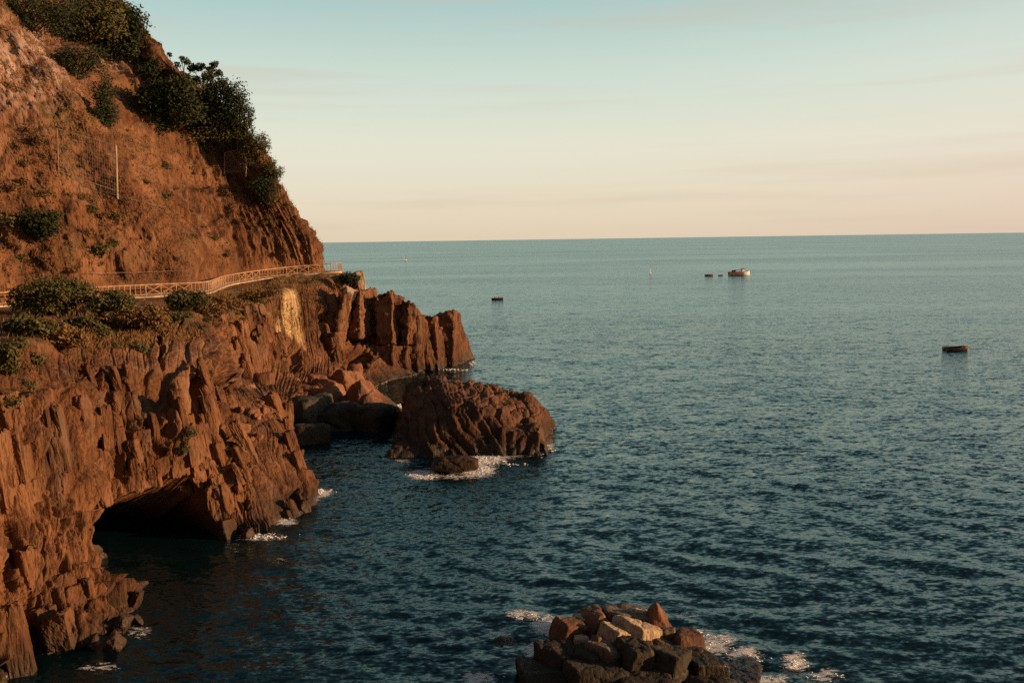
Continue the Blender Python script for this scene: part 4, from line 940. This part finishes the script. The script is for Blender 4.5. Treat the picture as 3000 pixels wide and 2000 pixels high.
def person(o, lx, ly, lz, s, cloth, label):
    """a seated figure, one continuous skin"""
    me = bpy.data.meshes.new('person')
    J = {'hip': (0, 0, .1), 'chest': (-.04, 0, .42), 'neck': (-.02, 0, .56), 'head': (0, 0, .70), 'headt': (.01, 0, .78), 'sl': (-.03, .2, .48), 'el': (.10, .25, .24), 'hl': (.32, .18, .22), 'sr': (-.03, -.2, .48), 'er': (.10, -.25, .24), 'hr': (.32, -.18, .22), 'kl': (.42, .11, .14), 'fl': (.48, .11, -.26), 'kr': (.42, -.11, .14), 'fr': (.48, -.11, -.26)}
    ks = list(J); E = [('hip', 'chest'), ('chest', 'neck'), ('neck', 'head'), ('head', 'headt'), ('chest', 'sl'), ('sl', 'el'), ('el', 'hl'), ('chest', 'sr'), ('sr', 'er'), ('er', 'hr'), ('hip', 'kl'), ('kl', 'fl'), ('hip', 'kr'), ('kr', 'fr')]
    me.from_pydata([J[k] for k in ks], [(ks.index(a), ks.index(b)) for a, b in E], [])
    Rr = dict(hip=.15, chest=.16, neck=.06, head=.11, headt=.09, sl=.07, sr=.07, el=.05, er=.05, hl=.04, hr=.04, kl=.08, kr=.08, fl=.05, fr=.05)
    mw = o.matrix_world if False else Matrix.Translation(o.location) @ Matrix.Rotation(o.rotation_euler.z, 4, 'Z')
    ob = obj('person', me, cloth, None, mw @ Vector((lx, ly, lz)), (0, 0, o.rotation_euler.z)); ob.scale = (s, s, s)
    md = ob.modifiers.new('skin', 'SKIN')
    for i, k in enumerate(ks): me.skin_vertices[0].data[i].radius = (Rr[k], Rr[k])
    me.skin_vertices[0].data[0].use_root = True
    sb = ob.modifiers.new('sub', 'SUBSURF'); sb.levels = 1; sb.render_levels = 1
    return tag(ob, label, 'person')
def ensure_skin(me):
    pass
b1, L, H = boat(2800, 1026, 74, math.radians(8), 'dark open boat, nearest the camera, on the water at the right', NAVY, H=.45, rim=NAVY, benches=2, wr=.40)
obj('bow_sunlit', box_mesh('bow_sunlit', (.30 * L, -.10 * L, .72 * H), (.49 * L, .10 * L, 1.6 * H), .55), SUN_ORANGE, b1)  # added block, its orange colour stands in for low sun on the bow
b2, L, H = boat(1457, 878, 34, math.radians(5), 'small dark boat with two people, just right of the rocky headland', NAVY, H=.6)
person_specs = [(b2, -.2, 'person in dark clothes sitting at the stern of the small boat by the headland', CLOTH_B), (b2, .12, 'person in reddish clothes sitting amidships in the small boat by the headland', CLOTH_R)]
for bo, fx, lb, cl in person_specs:
    try: person(bo, fx * L, 0, .32 * H + .15, 1.0, cl, lb)
    except Exception as e: print('person', e)
b3, L, H = boat(2165, 806, 62, math.radians(6), 'long white-bowed fishing boat with low wheelhouse, far out', RED, H=.55, name='fishing_boat', benches=1, wr=.28)
obj('bow', hull_mesh(.42 * L, .25 * L, H * 1.15), WHITE, b3, (.305 * L, 0, .04 * H))
obj('wheelhouse', box_mesh('wheelhouse', (.12 * L, -.09 * L, .9 * H), (.26 * L, .09 * L, 2.1 * H), .85), WHITE, b3)
obj('roof', box_mesh('roof', (.10 * L, -.10 * L, 2.1 * H), (.28 * L, .10 * L, 2.25 * H), .95), RED, b3)
obj('net_drum', bar_mesh('net_drum', .07 * L), NAVY, b3, (-.34 * L, 0, 1.25 * H)).scale = (.16 * L, 1, 1)
obj('awning', box_mesh('awning', (-.2 * L, -.09 * L, 1.75 * H), (.1 * L, .09 * L, 1.85 * H)), NAVY, b3)
for sx in (-.18, .05):
    for sy in (-.085, .085): obj('awning_post', box_mesh('awning_post', (sx * L - .03, sy * L - .03, .9 * H), (sx * L + .03, sy * L + .03, 1.75 * H)), STEEL, b3)
obj('mast', box_mesh('mast', (.18 * L, -.04, 2.2 * H), (.18 * L + .08, .04, 4.2 * H)), WOOD, b3)
b4, L, H = boat(2077, 809, 24, math.radians(-10), 'small red-brown boat left of the fishing boat', RED, H=.8, benches=1)
b5, L, H = boat(2111, 808, 14, math.radians(20), 'tiny dark dinghy between the red-brown boat and the fishing boat', NAVY, H=.8, benches=1)
def sailboat(px, py, Lpx, hpx, label, head):
    o, L, H = boat(px, py, Lpx, head, label, WHITE, H=.6, name='sailing_boat', benches=1, cat='sailboat'); h = hpx / FPX * project(np.array(o.location))[2]
    obj('mast', box_mesh('mast', (.05 * L - .06, -.06, .2 * H), (.05 * L + .06, .06, h)), WOOD, o)
    n = 10; V = []; F = []
    for i in range(n + 1):
        t = i / n; z = H * 1.6 + (h * .95 - H * 1.6) * t
        for j in range(5):
            u = j / 4; V.append((.04 * L - u * (1 - t) * .42 * L, .10 * L * math.sin(u * math.pi) * (1 - t), z))
    me = mesh_np('sail', np.array(V), grid_faces(n + 1, 5)); so = obj('sail', me, SAIL, o); md = so.modifiers.new('thick', 'SOLIDIFY'); md.thickness = .03
sailboat(1187, 762, 11, 16, 'tiny white sailing boat near the horizon above the headland', .3)
sailboat(1906, 801, 12, 26, 'small white sailing boat left of the fishing boat', 1.1)
